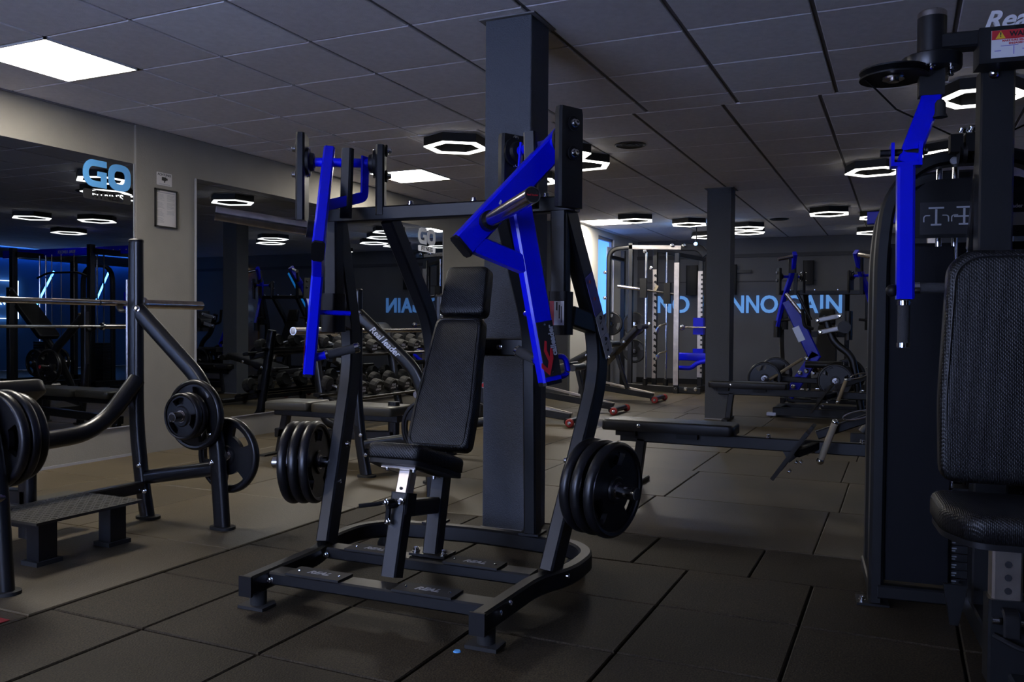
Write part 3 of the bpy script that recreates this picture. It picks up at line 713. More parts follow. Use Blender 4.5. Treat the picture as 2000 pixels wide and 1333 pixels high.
# plates on its storage horns
a, b = V(.545, .12, .43), V(.800, .042, .421)
NM = ['innermost', 'middle', 'outermost']
for s, nm, offs in ((1, 'right', (.045, .092, .150)), (-1, 'left', (.058, .104, .150))):
    p0, p1 = V(s*a.x, a.y, a.z), V(s*b.x, b.y, b.z); dd = (p1-p0).normalized(); dw = om(*(dd))-om(0, 0, 0)
    for i, k in enumerate(offs):
        q = p0+dd*k; w = om(q.x, q.y, q.z); w.z -= .0
        plate('medium', w, V(dw.x, dw.y, dd.z), random.uniform(0, 2), '%s black rubber weight plate on the %s storage horn of the press machine' % (NM[i], nm), 'plates on the press machine')

# ================================================================ barbell racks with benches
def bench_rack(t, H, incline):
    "x across (camera side +), y along the bar, origin on the floor below the posts"
    for s in (-1, 1):
        y = s*.56; n = (0, 1, 0)
        obj('post', MB().sweep(fillet([(.075, y, .012), (.035, y, .20), (-.005, y, .50), (-.005, y, H)], .22, 6), obround(.058, .082, 5), n=n), 'black_tube', t)
        obj('post_cap', MB().sweep([(-.005, y, H), (-.005, y, H+.012), (-.005, y, H+.018)], obround(.058, .082, 5), n=n, scales=[1.04, 1.0, .8]), 'black_plastic', t)
        obj('side_tube', MB().sweep(fillet([(.005, y, 1.085), (.47, y, .71), (.545, y, .46), (.585, y, .012)], .26, 9), obround(.056, .088, 5), n=n), 'black_tube', t)
        obj('side_brace', MB().sweep([(.075, y, .215), (.56, y, .30)], obround(.05, .072, 4), n=n), 'black_tube', t)
        for x in (.080, .587): obj('foot_plate', MB().sweep([(x, y, 0), (x, y, .014)], rrect(.13, .09, .04, 4), n=(1, 0, 0)), 'rubber_dull', t)
        if incline: obj('cross_tube', MB().sweep(fillet([(0, y, .72), (-.01, s*.33, .47), (-.01, 0, .46)], .2, 7), circ(.043, 14), n=(1, 0, 0)), 'black_tube', t)
        hk = MB().sweep(fillet([(-.045, y, 1.115), (-.060, y, 1.075), (-.115, y, 1.075), (-.135, y, 1.115)], .02, 3), rrect(.040, .012, .003), n=n); obj('bar_hook', hk, 'black_plastic', t)
        obj('guard_strip', MB().box((-.042, y-s*.012, .98), (.012, .030, .52)), 'steel', t)
        for (x, z) in ((.050, .28), (.090, .15), (.545, .33), (.540, .47)): bolt(t, (x, y-.030, z), (0, -1, 0))
        bolt(t, (.035, y-.03, 1.09), (.4, -1, .2), 1.3)
        for (x, z, dy) in ((.46, .565, -s), (.575, .36, s)):
            L = .20 if incline else .15; h = obj('storage_horn', MB().cyl((x, y, z), (x, y+dy*L, z), .0235, 18), 'steel', t)
            obj('horn_cap', MB().cyl((x, y+dy*L, z), (x, y+dy*(L+.003), z), .017, 14), 'black_print' if incline else 'red_print', h)
    obj('low_beam', MB().bar((.05, -.56, .165), (.05, .56, .165), .06, .05, n=(0, 0, 1)), 'black_tube', t)
    obj('bench_post', MB().sweep([(-.07, 0, .012), (-.07, 0, .45)], obround(.06, .09, 4), n=(0, 1, 0)), 'black_tube', t)
    obj('bench_beam', MB().bar((-.05, 0, .20), (-1.15, 0, .16), .07, .06, n=(0, 0, 1)), 'black_tube', t)
    obj('front_leg', MB().bar((-1.12, 0, .012), (-1.05, 0, .34), .06, .06, n=(0, 1, 0)), 'black_tube', t)
    obj('foot_plate', MB().box((-1.12, 0, .007), (.06, .42, .014)), 'rubber_dull', t)
    rp = round_poly([(-.28, -.15), (.28, -.15), (.28, .15), (-.28, .15)], .05)
    if incline:
        ay = V(.80, 0, .60).normalized(); ax = V(0, 1, 0)
        pad('backrest', t, round_poly([(-.145, -.40), (.145, -.40), (.145, .34), (-.145, .34)], .05), .07, V(-.40, 0, .52), (0, -1, 0), V(.80, 0, .46), 'leather_plain')
        pad('seat', t, round_poly([(-.14, -.19), (.14, -.19), (.15, .19), (-.15, .19)], .05), .07, V(-.93, 0, .36), (0, -1, 0), V(1, 0, .05), 'leather_plain')
        obj('back_support', MB().bar((-.07, 0, .44), (-.20, 0, .62), .05, .08, n=(0, 1, 0)), 'black_tube', t)
    else:
        pad('bench_pad', t, round_poly([(-.15, -.37), (.15, -.37), (.15, .36), (-.15, .36)], .04), .065, V(-.35, 0, .355), (0, -1, 0), (1, 0, 0), 'bench_vinyl')
        pad('foot_pad', t, round_poly([(-.15, -.21), (.15, -.21), (.15, .21), (-.15, .21)], .04), .065, V(-.95, 0, .357), (0, -1, 0), (1, 0, .02), 'bench_vinyl')
        obj('pad_beam', MB().bar((-.02, 0, .325), (-1.15, 0, .325), .05, .07, n=(0, 0, 1)), 'black_tube', t)
RK1 = (-3.625, 2.62)
t = thing('incline_bench_rack', 'black incline bench rack with spotter step at the left edge', 'bench rack', (RK1[0], RK1[1], 0))
bench_rack(t, 1.435, True)
tread = MAT['black_plastic'].copy(); tread.name = 'tread'; b = tread.node_tree.nodes['Principled BSDF']; b.inputs['Base Color'].default_value = (.055, .052, .045, 1); b.inputs['Roughness'].default_value = .42; MAT['tread'] = tread
sp = obj('step_plate', MB().box((.24, -.055, .190), (.39, .53, .012)), 'tread', t)
tm = MB()
for i in range(21):
    for j in range(15):
        x, y = .06+.0255*j, -.305+.0252*i; a = pi/4 if (i+j) % 2 else -pi/4
        tm.box((x, y, .1965), (.018, .005, .0024), Matrix.Rotation(a, 3, 'Z'))
o = obj('tread_pattern', tm, 'tread', sp); o['kind'] = 'stuff'
for y in (-.23, .12):
    obj('step_leg', MB().box((.345, y, .095), (.075, .085, .18)), 'black_tube', t); obj('step_foot', MB().box((.345, y, .010), (.10, .12, .020)), 'rubber_dull', t)
    obj('step_rail', MB().box((.20, y, .165), (.32, .05, .04)), 'black_tube', t)
obj('step_plate', MB().box((-.10, .12, .165), (.14, .34, .012)), 'tread', t)

RK2 = (-3.305, 5.25)
t = thing('flat_bench_rack', 'black flat bench press rack behind the press machine', 'bench rack', (RK2[0], RK2[1], 0))
bench_rack(t, 1.235, False)
d = V(.465, 0, -.375).normalized(); n = V(0, -1, 0); RT = Matrix((d, n.cross(d), n)).transposed()
inst('lettering', text_mesh('Real leader', .062, .0006, shear=.35, bold=.0012), t, V(.235, -.591, .905), RT, 'silver_print')

def barbell(p, lab):
    t = thing('barbell', lab, 'barbell', p)
    obj('shaft', MB().cyl((0, -.67, 0), (0, .67, 0), .0142, 16), 'chrome', t)
    for s in (-1, 1):
        obj('sleeve', MB().cyl((0, s*.70, 0), (0, s*1.10, 0), .0248, 20), 'steel', t)
        obj('collar', MB().lathe([(.014, 0), (.036, 0), (.038, .008), (.038, .022), (.030, .030), (.025, .034)], (0, s*.665, 0), (0, s, 0), 20), 'chrome', t)
        obj('end_cap', MB().lathe([(0, .002), (.018, .002), (.022, 0)], (0, s*1.10, 0), (0, s, 0), 18), 'silver_print', t)
        obj('knurl_ring', MB().cyl((0, s*.405, 0), (0, s*.412, 0), .0148, 14), 'black_print', t)
        obj('knurl_grip', MB().cyl((0, s*.14, 0), (0, s*.60, 0), .0146, 14), 'steel', t)
barbell((RK1[0]-.095, RK1[1], 1.118), 'bare steel barbell resting on the incline bench rack')
barbell((RK2[0]-.095, RK2[1], .972), 'bare steel barbell resting on the flat bench rack')
# the flat rack holds its bar lower
for o in [c for c in bpy.data.objects if c.parent and c.parent.name.startswith('flat_bench_rack') and c.name.startswith('bar_hook')]: o.location.z = -.146
for o in [c for c in bpy.data.objects if c.parent and c.parent.name.startswith('flat_bench_rack') and c.name.startswith('guard_strip')]: o.location.z = -.12

def horn_plates(rk, y0, x, z, dy, sizes, labs, grp):
    q = .0
    for sz, lab in zip(sizes, labs):
        th = .034 if sz == 'small' else .040
        plate(sz, (rk[0]+x, rk[1]+y0+dy*(.032+q), z-.001), (0, dy, 0), random.uniform(0, 2), lab, grp); q += th+.004
g = 'plates stored on the bench racks'
horn_plates(RK1, .56, .46, .565, -1, ['medium', 'small', 'small'], ['large plate behind two small ones on the incline rack upper horn', 'middle small plate on the incline rack upper horn', 'front small plate with exposed horn tip on the incline rack'], g)
horn_plates(RK1, .56, .575, .36, 1, ['large'], ['large grip plate low on the outside of the incline rack leg'], g)
horn_plates(RK1, -.56, .46, .565, 1, ['large', 'large', 'medium'], ['innermost large plate at the very left edge of the picture', 'second plate from the horn base at the left edge', 'outermost plate of the stack at the left edge'], g)
horn_plates(RK2, -.56, .575, .36, -1, ['large'], ['large plate on the flat rack behind the press machine backrest'], g)
horn_plates(RK2, .56, .46, .565, -1, ['medium'], ['plate on the far upper horn of the flat rack'], g)

# ================================================================ dumbbell rack with dumbbells
t = thing('dumbbell_rack', 'black two-tier dumbbell rack in front of the long mirror', 'dumbbell rack', (-4.86, 7.75, 0))
for y in (-1.30, 0, 1.30):
    obj('end_frame', MB().sweep(fillet([(.26, y, .03), (-.05, y, .10), (-.20, y, .95)], .10, 5), obround(.06, .09, 4), n=(0, 1, 0)), 'black_tube', t)
    obj('frame_foot', MB().box((.0, y, .016), (.60, .07, .032)), 'black_tube', t)
for z, x in ((.33, .03), (.74, -.06)):
    for dx, dz in ((-.085, .022), (.085, -.022)):
        obj('rail', MB().bar((x+dx, -1.42, z+dz), (x+dx, 1.42, z+dz), .03, .07, n=(.2, 0, 1)), 'black_tube', t)
    for y in (-1.30, 0, 1.30): obj('tier_bracket', MB().bar((x-.12, y, z-.01), (x+.12, y, z-.06), .05, .05, n=(0, 1, 0)), 'black_tube', t)
def dumbbell_meshes(r):
    n = 12; hd = MB()
    ring = lambda q: [(q*cos(2*pi*(i+.5)/n), q*sin(2*pi*(i+.5)/n)) for i in range(n)]
    P = ring(r); k = n; vs = []
    for q, h in ((r*.86, 0), (r, .012), (r, .068), (r*.84, .082), (r*.70, .080)): vs += [(x, y, h) for x, y in ring(q)]
    fs = [tuple(range(n))[::-1], tuple(4*n+i for i in range(n))]
    for a in range(4): fs += [(a*n+i, a*n+(i+1) % n, (a+1)*n+(i+1) % n, (a+1)*n+i) for i in range(n)]
    hd.add(vs, fs); head = hd.mesh('head', 18); head.materials.append(MAT['rubber_dull'])
    hn = MB().lathe([(.014, -.07), (.0155, -.03), (.017, 0), (.0155, .03), (.014, .07)], (0, 0, 0), (0, 0, 1), 14).mesh('handle', 40); hn.materials.append(MAT['chrome'])
    return head, hn
tA, tB = text_mesh('REAL', .034, .0006, bold=.0006), text_mesh('LEADER', .026, .0006, bold=.0006)
for me in (tA, tB): me.materials.append(MAT['white_print'])
DB = {}
def dumbbell(x, y, z, r, lab):
    if r not in DB: DB[r] = dumbbell_meshes(r)
    head, hn = DB[r]
    t = thing('dumbbell', lab, 'dumbbell', (x, y, z), 0, 'dumbbells on the two-tier rack')
    t.rotation_euler = (0, .25, 0)
    for s in (-1, 1):
        R = align((s, 0, 0), (0, 0, 1)); h = inst('head', head, t, (s*.062, 0, 0), R)
        if s > 0:
            inst('lettering', tA, h, (0, .010, .0806)); inst('lettering', tB, h, (0, -.022, .0806))
    inst('handle', hn, t, (0, 0, 0), align((1, 0, 0)))
ORD = ['first', 'second', 'third', 'fourth', 'fifth', 'sixth', 'seventh', 'eighth', 'ninth', 'tenth']
for k in range(10):
    y = 6.50+.265*k
    dumbbell(-4.83, y, .345+.082, .072+.002*(k % 3), '%s round-head dumbbell from the left on the lower rack tier' % ORD[k])
    dumbbell(-4.92, y+.06, .755+.070, .060+.002*(k % 3), '%s round-head dumbbell from the left on the upper rack tier' % ORD[k])

# ================================================================ pectoral fly machine at the right edge
fm = thing('fly_machine', 'black cable fly machine with blue hanging arm at the right edge', 'gym machine', (.225, 3.44, 0), radians(6))
arch = [(-.305, 0, 0), (-.302, 0, 1.30), (-.28, 0, 1.50), (-.17, 0, 1.625), (0, 0, 1.635), (.17, 0, 1.625), (.28, 0, 1.50), (.302, 0, 1.30), (.305, 0, 0)]
obj('frame_arch', MB().sweep(fillet(arch, .14, 6), rrect(.085, .050, .010), n=(0, 1, 0)), 'black_metal', fm)
arch2 = [(x*.97, .34, z*.99) for x, y, z in arch]
obj('rear_arch', MB().sweep(fillet(arch2, .14, 6), rrect(.085, .050, .010), n=(0, 1, 0)), 'black_metal', fm)
for s in (-1, 1):
    obj('floor_plate', MB().box((s*.315, -.005, .004), (.11, .11, .008)), 'black_metal', fm)
    bolt(fm, (s*.350, -.02, .008), (0, 0, 1))
    obj('base_rail', MB().bar((s*.305, -.02, .055), (s*.305, .36, .055), .05, .05), 'black_metal', fm)
    x0, x1 = (.062, .285) if s > 0 else (-.285, -.062)
    obj('shroud_panel', MB().sweep([((x0+x1)/2, -.012, .09), ((x0+x1)/2, -.012, 1.315)], rrect(abs(x1-x0), .012, .004), n=(1, 0, 0)), 'shroud', fm)
    obj('guide_rod', MB().cyl((s*.104, .06, .08), (s*.104, .06, 1.62), .011, 12), 'chrome', fm)
    obj('guide_rod', MB().cyl((s*.045, .10, .08), (s*.045, .10, 1.62), .011, 12), 'chrome', fm)
    obj('rear_shroud', MB().box((s*.15, .345, .72), (.29, .010, 1.28)), 'shroud', fm)
obj('front_rail', MB().bar((-.30, -.03, .052), (.30, -.03, .052), .05, .045), 'black_metal', fm)
bolt(fm, (-.048, -.056, .045), (0, -1, 0), 1.3); bolt(fm, (.048, -.056, .045), (0, -1, 0), 1.3)
pc = [(-.225, 1.345), (.225, 1.345), (.225, 1.47), (.16, 1.555), (-.16, 1.555), (-.225, 1.47)]
pan = obj('placard_panel', MB().prism(round_poly(pc, .06, 4), (0, -.030, 0), (1, 0, 0), (0, 0, 1), (0, .014, 0)), 'black_plastic', fm)
obj('placard', MB().box((-.085, -.031, 1.415), (.185, .002, .115)), 'black_print', pan)
pg = MB()
for cx in (-.125, -.035):
    pg.box((cx, -.033, 1.452), (.050, .001, .006)).box((cx, -.033, 1.420), (.007, .001, .055)).box((cx, -.033, 1.392), (.034, .001, .006))
    for s in (-1, 1): pg.tube(fillet([(cx+s*.020, -.033, 1.425), (cx+s*.040, -.033, 1.425), (cx+s*.040, -.033, 1.402)], .014, 4), .0022, 6)
pg.box((-.035, -.033, 1.420), (.066, .001, .005)); obj('pictogram', pg, 'silver_print', pan)
obj('placard', MB().box((.145, -.031, 1.415), (.125, .002, .115)), 'violet_print', pan).data.materials[0] = MAT['black_plastic']
RX = Matrix(((1, 0, 0), (0, 0, -1), (0, 1, 0)))
inst('lettering', text_mesh('calleader', .018, .0004, bold=.0005), pan, (.115, -.0325, 1.450), RX, 'white_print')
obj('logo_mark', MB().box((.085, -.0325, 1.463), (.02, .001, .008)), 'red_print', pan)
obj('print', MB().box((.13, -.0325, 1.405), (.06, .001, .045)), 'grey_print', pan)
obj('emblem', MB().lathe([(0, .004), (.010, .004), (.012, .006), (.014, .004), (.014, 0)], (-.072, -.045, 1.615), (0, -1, 0), 20), 'silver_print', fm)
for i in range(12):
    z = .095+.030*i
    wp = obj('stack_plate', MB().box((0, .07, z), (.26, .10, .027)), 'black_metal', fm)
    if i < 8:
        obj('weight_mark', MB().box((-.040, .019, z+.004), (.016, .001, .005)).box((-.042, .019, z-.005), (.012, .001, .004)), 'grey_print', wp)
        obj('weight_number', MB().box((.008, .019, z), (.005, .001, .010)), 'grey_print', wp)
obj('stack_shaft', MB().cyl((0, .07, .44), (0, .07, 1.45), .010, 10), 'chrome', fm)
obj('column', MB().bar((.014, -.25, .10), (.014, -.25, 1.86), .100, .090, n=(1, 0, 0)), 'black_metal', fm)
obj('foot_beam', MB().bar((-.01, -.98, .075), (.014, -.02, .075), .08, .09), 'black_metal', fm)
obj('front_foot', MB().bar((-.30, -.98, .04), (.30, -.98, .04), .06, .07), 'black_metal', fm)
obj('column_brace', MB().bar((.0, -.03, 1.30), (.005, -.21, 1.78), .05, .05, n=(1, 0, 0)), 'black_metal', fm)
obj('top_beam', MB().bar((-.19, -.35, 1.940), (.22, -.35, 1.940), .05, .07, n=(0, 0, 1)), 'black_metal', fm)
bx = obj('sign_box', MB().box((.06, -.36, 1.905), (.245, .10, .112)), 'black_metal', fm)
bolt(fm, (.0, -.30, 1.845), (0, -.8, -.5), 1.2)
inst('sign_lettering', text_mesh('Real leader', .078, .006, shear=.35, bold=.002, align_x='LEFT'), bx, (-.052, -.40, 1.980), RX, 'white_print')
stk = obj('warning_sticker', MB().box((.065, -.4108, 1.905), (.19, .0015, .085)), 'white_print', bx)
obj('warning_band', MB().box((.065, -.412, 1.933), (.188, .0012, .028)), 'red_print', bx)
tri = MB().prism([(-.014, -.011), (.014, -.011), (0, .013)], (-.005, -.4125, 1.932), (1, 0, 0), (0, 0, 1), (0, -.001, 0)); obj('warning_triangle', tri, 'yellow_print', bx)
inst('sticker_lettering', text_mesh('!', .02, .0004, bold=.0006), bx, (-.005, -.414, 1.932), RX, 'black_print')
inst('sticker_lettering', text_mesh('WARNING', .021, .0004, bold=.0008, align_x='LEFT'), bx, (.020, -.4128, 1.933), RX, 'black_print')
inst('sticker_lettering', text_mesh('MAKE SURE SELECTOR PIN IS', .0085, .0003, bold=.0003, align_x='LEFT'), bx, (.0, -.4120, 1.914), RX, 'red_print')
inst('sticker_lettering', text_mesh('ENGAGED BEFORE USE', .0085, .0003, bold=.0003, align_x='LEFT'), bx, (.018, -.4120, 1.905), RX, 'red_print')
obj('sticker_drawing', MB().box((.02, -.412, 1.8985), (.048, .001, .0015)).box((.032, -.412, 1.884), (.002, .001, .026)).box((-.012, -.412, 1.884), (.018, .001, .002)).box((.07, -.412, 1.886), (.03, .001, .002)), 'violet_print', bx)
def fly_arm(s, swing):
    px, py = s*.19, -.35
    cy = obj('pivot_housing', MB().cyl((px, py, 1.90), (px, py, 2.025), .0435, 28), 'black_tube', fm)
    obj('pivot_cap', MB().lathe([(.0435, 0), (.0435, .016), (.038, .022), (0, .023)], (px, py, 2.025), (0, 0, 1), 28), 'steel', cy)
    fl = obj('bearing_flange', MB().lathe([(0, 0), (.088, 0), (.090, .006), (.090, .040), (.084, .044), (0, .044)], (px, py, 1.856), (0, 0, 1), 32), 'black_tube', fm)
    for k in range(6):
        a = pi/3*k+.4; bolt(fm, (px+.066*cos(a), py+.066*sin(a), 1.856), (0, 0, -1))
    c = V(px+s*.115, py-.03, 1.845)
    pu = obj('pulley', MB().lathe([(0, -.004), (.092, -.012), (.104, -.014), (.104, -.009), (.088, 0), (.104, .009), (.104, .014), (.092, .012), (0, .006)], c, (0, 0, 1), 36), 'black_plastic', fm)
    obj('pulley_hub', MB().lathe([(0, -.018), (.018, -.018), (.018, -.010), (.034, -.010), (.036, -.004)], c-V(0, 0, .006), (0, 0, 1), 20), 'steel', pu)
    obj('pulley_arm', MB().prism(round_poly([(-.02, -.035), (.13, -.045), (.13, .045), (-.02, .035)], .03, 4), (c.x, c.y+.015, 1.866), (-s, 0, 0), (0, 1, 0), (0, 0, .012)), 'black_plastic', fm)
    e = link('swing_arm', None, fm); e.location = (px, py, 0); e.rotation_euler = (0, 0, swing)
    obj('arm_bracket', MB().box((0, 0, 1.815), (.075, .05, .085)), 'black_metal', e)
    obj('arm_link', MB().sweep(fillet([(0, 0, 1.785), (0, -.01, 1.76), (s*.062, -.09, 1.59), (s*.078, -.10, 1.54)], .03, 4), rrect(.034, .062, .006), n=(0, 1, 0)), 'blue_paint', e)
    cl = MB()
    for q in (-1, 1): cl.box((s*.082+q*.040, -.10, 1.572), (.010, .06, .066))
    cl.box((s*.082, -.10, 1.537), (.090, .06, .012)); obj('clevis', cl, 'blue_paint', e)
    obj('clevis_pin', MB().cyl((s*.082-.075, -.10, 1.578), (s*.082+.056, -.10, 1.578), .011, 12), 'black_plastic', e)
    bolt(e, (s*.082+.050, -.10, 1.578), (1, 0, 0))
    obj('blue_arm', MB().bar((s*.082, -.10, 1.535), (s*.078, -.10, 1.112), .052, .060, n=(1, 0, 0), r=.008), 'blue_paint', e)
    obj('knob', MB().ball((s*.115, -.10, 1.140), .020, 8), 'black_plastic', e)
    obj('lower_grip', MB().cyl((s*.080, -.10, 1.112), (s*.080, -.10, .957), .0185, 16), 'grip_foam', e)
    for z in (1.100, .966): obj('grip_ring', MB().cyl((s*.080, -.10, z-.007), (s*.080, -.10, z+.007), .0205, 18), 'chrome', e)
    obj('side_grip', MB().cyl((s*.055, -.10, 1.147), (-s*.085, -.10, 1.147), .0165, 16), 'tan_grip', e).data.materials[0] = MAT['grip_foam']
    obj('grip_ring', MB().cyl((s*.052, -.10, 1.147), (s*.036, -.10, 1.147), .0190, 16), 'chrome', e)
    obj('rubber_stop', MB().lathe([(.010, 0), (.016, .01), (.016, .04), (.022, .055), (0, .055)], (-s*.02, -.06, 1.745), (0, 0, -1), 14), 'rubber_dull', e)
fly_arm(-1, 0); fly_arm(1, radians(120))
obj('cable', MB().tube([(-.395, -.40, 1.838), (-.28, -.22, 1.77), (-.075, -.09, 1.69)], .0032, 6), 'black_plastic', fm)
obj('cable', MB().tube([(.395, -.40, 1.838), (.28, -.22, 1.77), (.075, -.09, 1.69)], .0032, 6), 'black_plastic', fm)
obj('cable_block', MB().box((-.075, -.09, 1.665), (.040, .05, .062)).box((-.030, -.09, 1.665), (.034, .05, .062)), 'black_plastic', fm)
obj('cable_wheel', MB().lathe([(0, -.012), (.040, -.012), (.034, 0), (.040, .012), (0, .012)], (-.053, -.08, 1.635), (1, 0, 0), 20), 'black_plastic', fm)
bolt(fm, (-.06, -.115, 1.70), (.3, -.4, 1), 1.3); bolt(fm, (-.03, -.115, 1.70), (.3, -.4, 1), 1.5)
# backrest, seat, seat post
out = round_poly([(-.180, -.34), (.180, -.34), (.186, -.10), (.165, .30), (.115, .345), (-.115, .345), (-.165, .30), (-.186, -.10)], .05, 5)
pad('backrest', fm, out, .060, V(-.005, -.575, .905), (1, 0, 0), V(0, .03, 1), 'leather', .022)
pipe = [V(-.005, -.575, .905)+V(x*.90, -.0615-.002, y*.94) for x, y in out]
obj('piping', MB().sweep(pipe, circ(.003, 6), n=(0, -1, 0), closed=True), 'leather_plain', fm)
obj('back_mount', MB().box((.0, -.44, .95), (.08, .26, .08)).box((.0, -.44, .70), (.08, .26, .08)), 'black_metal', fm)
so = round_poly([(-.135, -.185), (.135, -.185), (.195, -.06), (.195, .16), (-.195, .16), (-.195, -.06)], .045, 5)
pad('seat', fm, so, .075, V(-.02, -.785, .468), (1, 0, 0), V(0, 1, .02), 'leather', .030)
obj('seat_board', MB().prism([(x*.97, y*.97) for x, y in so], (-.02, -.785, .452), (1, 0, 0), (0, 1, 0), (0, 0, .016)), 'black_plastic', fm)
sl = obj('seat_slider', MB().bar((-.055, -.85, .28), (-.055, -.85, .452), .072, .062, n=(1, 0, 0)), 'brushed', fm)
for z in (.40, .365, .33): obj('adjust_hole', MB().cyl((-.055, -.8865, z), (-.055, -.8855, z), .009, 14), 'black_print', sl)
obj('seat_post', MB().bar((-.055, -.85, .08), (-.055, -.85, .305), .090, .080, n=(1, 0, 0)), 'black_metal', fm)
obj('adjust_lever', MB().sweep(fillet([(-.055, -.90, .285), (-.055, -.935, .28), (-.055, -.94, .225)], .02, 4), rrect(.040, .012, .004), n=(1, 0, 0)), 'black_plastic', fm)
obj('lever_pin', MB().cyl((-.095, -.905, .255), (-.015, -.905, .255), .010, 12), 'chrome', fm)
obj('lever_loop', MB().tube(fillet([(-.09, -.90, .215), (-.03, -.94, .195), (.03, -.94, .20)], .02, 4), .007, 8), 'black_plastic', fm)
obj('calf_gusset', MB().prism([(0, 0), (.07, 0), (.045, -.13), (.02, -.13)], (-.135, -.40, .20), (1, 0, 0), (0, 0, 1), (0, .02, 0)), 'black_metal', fm)

# ================================================================ seated row machines
def row_machine(lab, x, y):
    t = thing('row_machine', lab, 'gym machine', (x, y, 0), 0, 'long low row machines')
    # origin at the foot of the bench leg
    pad('bench_pad', t, round_poly([(-.12, -.415), (.12, -.415), (.12, .415), (-.12, .415)], .035, 4), .065, V(.215, .05, .358), (0, -1, 0), (1, 0, 0), 'leather_plain')
    for cx in (-.05, .34): obj('pad_bracket', MB().box((cx, .05, .340), (.13, .16, .036)), 'black_plastic', t)
    obj('rail', MB().bar((-.10, .05, .318), (1.80, .05, .318), .075, .055), 'black_metal', t)
    obj('leg', MB().bar((.035, .05, .30), (0, .05, .02), .055, .06, n=(0, 1, 0)), 'black_metal', t)
    obj('leg_foot', MB().bar((0, -.16, .015), (0, .26, .015), .03, .06), 'black_metal', t)
    for yy in (-.13, .23):
        o = obj('footplate', MB().box((0, 0, 0), (.022, .15, .335)), 'rubber_dull', t); o.location = (.965, yy, .285); o.rotation_euler = (0, radians(34), 0)
        bolt(t, (1.02, yy-.05, .26), (.8, 0, -.5), 1.2); bolt(t, (.95, yy+.03, .19), (.8, 0, -.5), 1.2)
        obj('footplate_arm', MB().bar((1.10, .05, .33), (1.00, yy, .30), .05, .04), 'black_metal', t)
    obj('gusset', MB().prism([(0, 0), (.12, 0), (.04, -.07)], (.90, .03, .285), (1, 0, 0), (0, 0, 1), (0, .04, 0)), 'black_metal', t)
    h = obj('handle', MB().cyl((1.130, -.14, .275), (1.200, -.14, .480), .0185, 16), 'tan_grip', t)
    obj('handle_knob', MB().ball((1.126, -.14, .264), .022, 8), 'chrome', h); obj('handle_knob', MB().ball((1.203, -.14, .487), .020, 8), 'chrome', h)
    obj('lever', MB().bar((1.10, -.06, .40), (1.75, .05, .66), .06, .05, n=(0, 1, 0)), 'black_metal', t)
    obj('carabiner', MB().sweep([V(1.32+.055*cos(a)*1.4, -.15, .535+.022*sin(a)) + V(0, 0, .02*cos(a)) for a in [2*pi*i/18 for i in range(18)]], circ(.005, 8), n=(0, 1, 0), closed=True), 'chrome', t)
    obj('tower', MB().bar((1.82, .05, 0), (1.82, .05, 1.45), .10, .10, n=(1, 0, 0)), 'black_metal', t)
    obj('tower_foot', MB().bar((1.82, -.30, .03), (1.82, .40, .03), .06, .08), 'black_metal', t)
    bolt(t, (.82, .02, .357), (0, 0, 1), 1.5); bolt(t, (1.34, .02, .357), (0, 0, 1), 1.5); bolt(t, (.05, -.078, .395), (0, -1, 0))
    return t
row_machine('nearer low row machine with black bench and tilted footplate', -1.536, 5.19)
row_machine('farther low row machine whose bench passes the far pillar', -1.709, 9.27)

# ================================================================ machines at the far wall
t = thing('pulldown_machine', 'far black plate-loaded machine with raised blue arms before the slogan', 'gym machine', (-.90, 11.55, 0))
press_frame(t); press_seat(t)
for s in (-1, 1):
    m = MB(); m.sweep(fillet([(s*.36, -.22, 1.96), (s*.42, -.02, 1.68), (s*.52, .05, 1.42), (s*.60, .02, 1.02)], .12, 5), rrect(.05, .09, .008), n=(s, -.4, 0)); a = obj('blue_arm', m, 'blue_paint', t)
    obj('arm_horn', MB().cyl((s*.36, -.20, 1.93), (s*.56, -.30, 1.88), .025, 14), 'steel', a)
    obj('arm_pad', MB().sweep([(s*.40, -.10, 1.72), (s*.40, -.13, 1.92)], rrect(.10, .05, .02), n=(1, 0, 0)), 'leather_plain', a)
    obj('arm_grip', MB().cyl((s*.60, .02, 1.10), (s*.40, -.02, 1.12), .018, 12), 'grip_foam', a)
    obj('thigh_roll', MB().cyl((s*.60, .04, .88), (s*.60, .04, 1.10), .05, 14), 'leather_plain', t)
for s, nm in ((-1, 'left'), (1, 'right')):
    p0 = V(-.90+s*.56, 11.55+.12, .43)
    plate('large', p0+V(s*.04, -.012, 0), (s*.957, -.29, 0), .5, 'large plate on the %s horn of the far blue-armed machine' % nm, 'plates on the far machines')

t = thing('lever_row_machine', 'far plate-loaded lever machine with tilted blue beam and pale levers', 'gym machine', (-1.0, 10.05, 0))
obj('base_rail', MB().bar((-.32, -.10, .06), (.75, -.10, .06), .09, .08), 'black_metal', t)
obj('base_rail', MB().bar((-.32, .45, .06), (.75, .45, .06), .09, .08), 'black_metal', t)
obj('cross_rail', MB().bar((-.28, -.12, .06), (-.28, .50, .06), .09, .08), 'black_metal', t)
obj('foot_cap', MB().box((-.335, -.10, .03), (.10, .10, .035)), 'silver_print', t)
bl = obj('blue_beam', MB().sweep([(-.20, .10, 1.32), (.10, .10, .68)], rrect(.07, .13, .01), n=(0, 1, 0)), 'blue_paint', t)
obj('blue_foot', MB().sweep([(.12, .10, .72), (-.18, .10, .22)], rrect(.07, .12, .01), n=(0, 1, 0)), 'blue_paint', t)
obj('beam_plate', MB().sweep([(-.108, .060, 1.02), (-.035, .060, .86)], rrect(.006, .08, .002), n=(0, 1, 0)), 'silver_print', bl)
obj('beam_rod', MB().cyl((-.22, .06, 1.40), (-.05, .06, 1.18), .022, 12), 'steel', t)
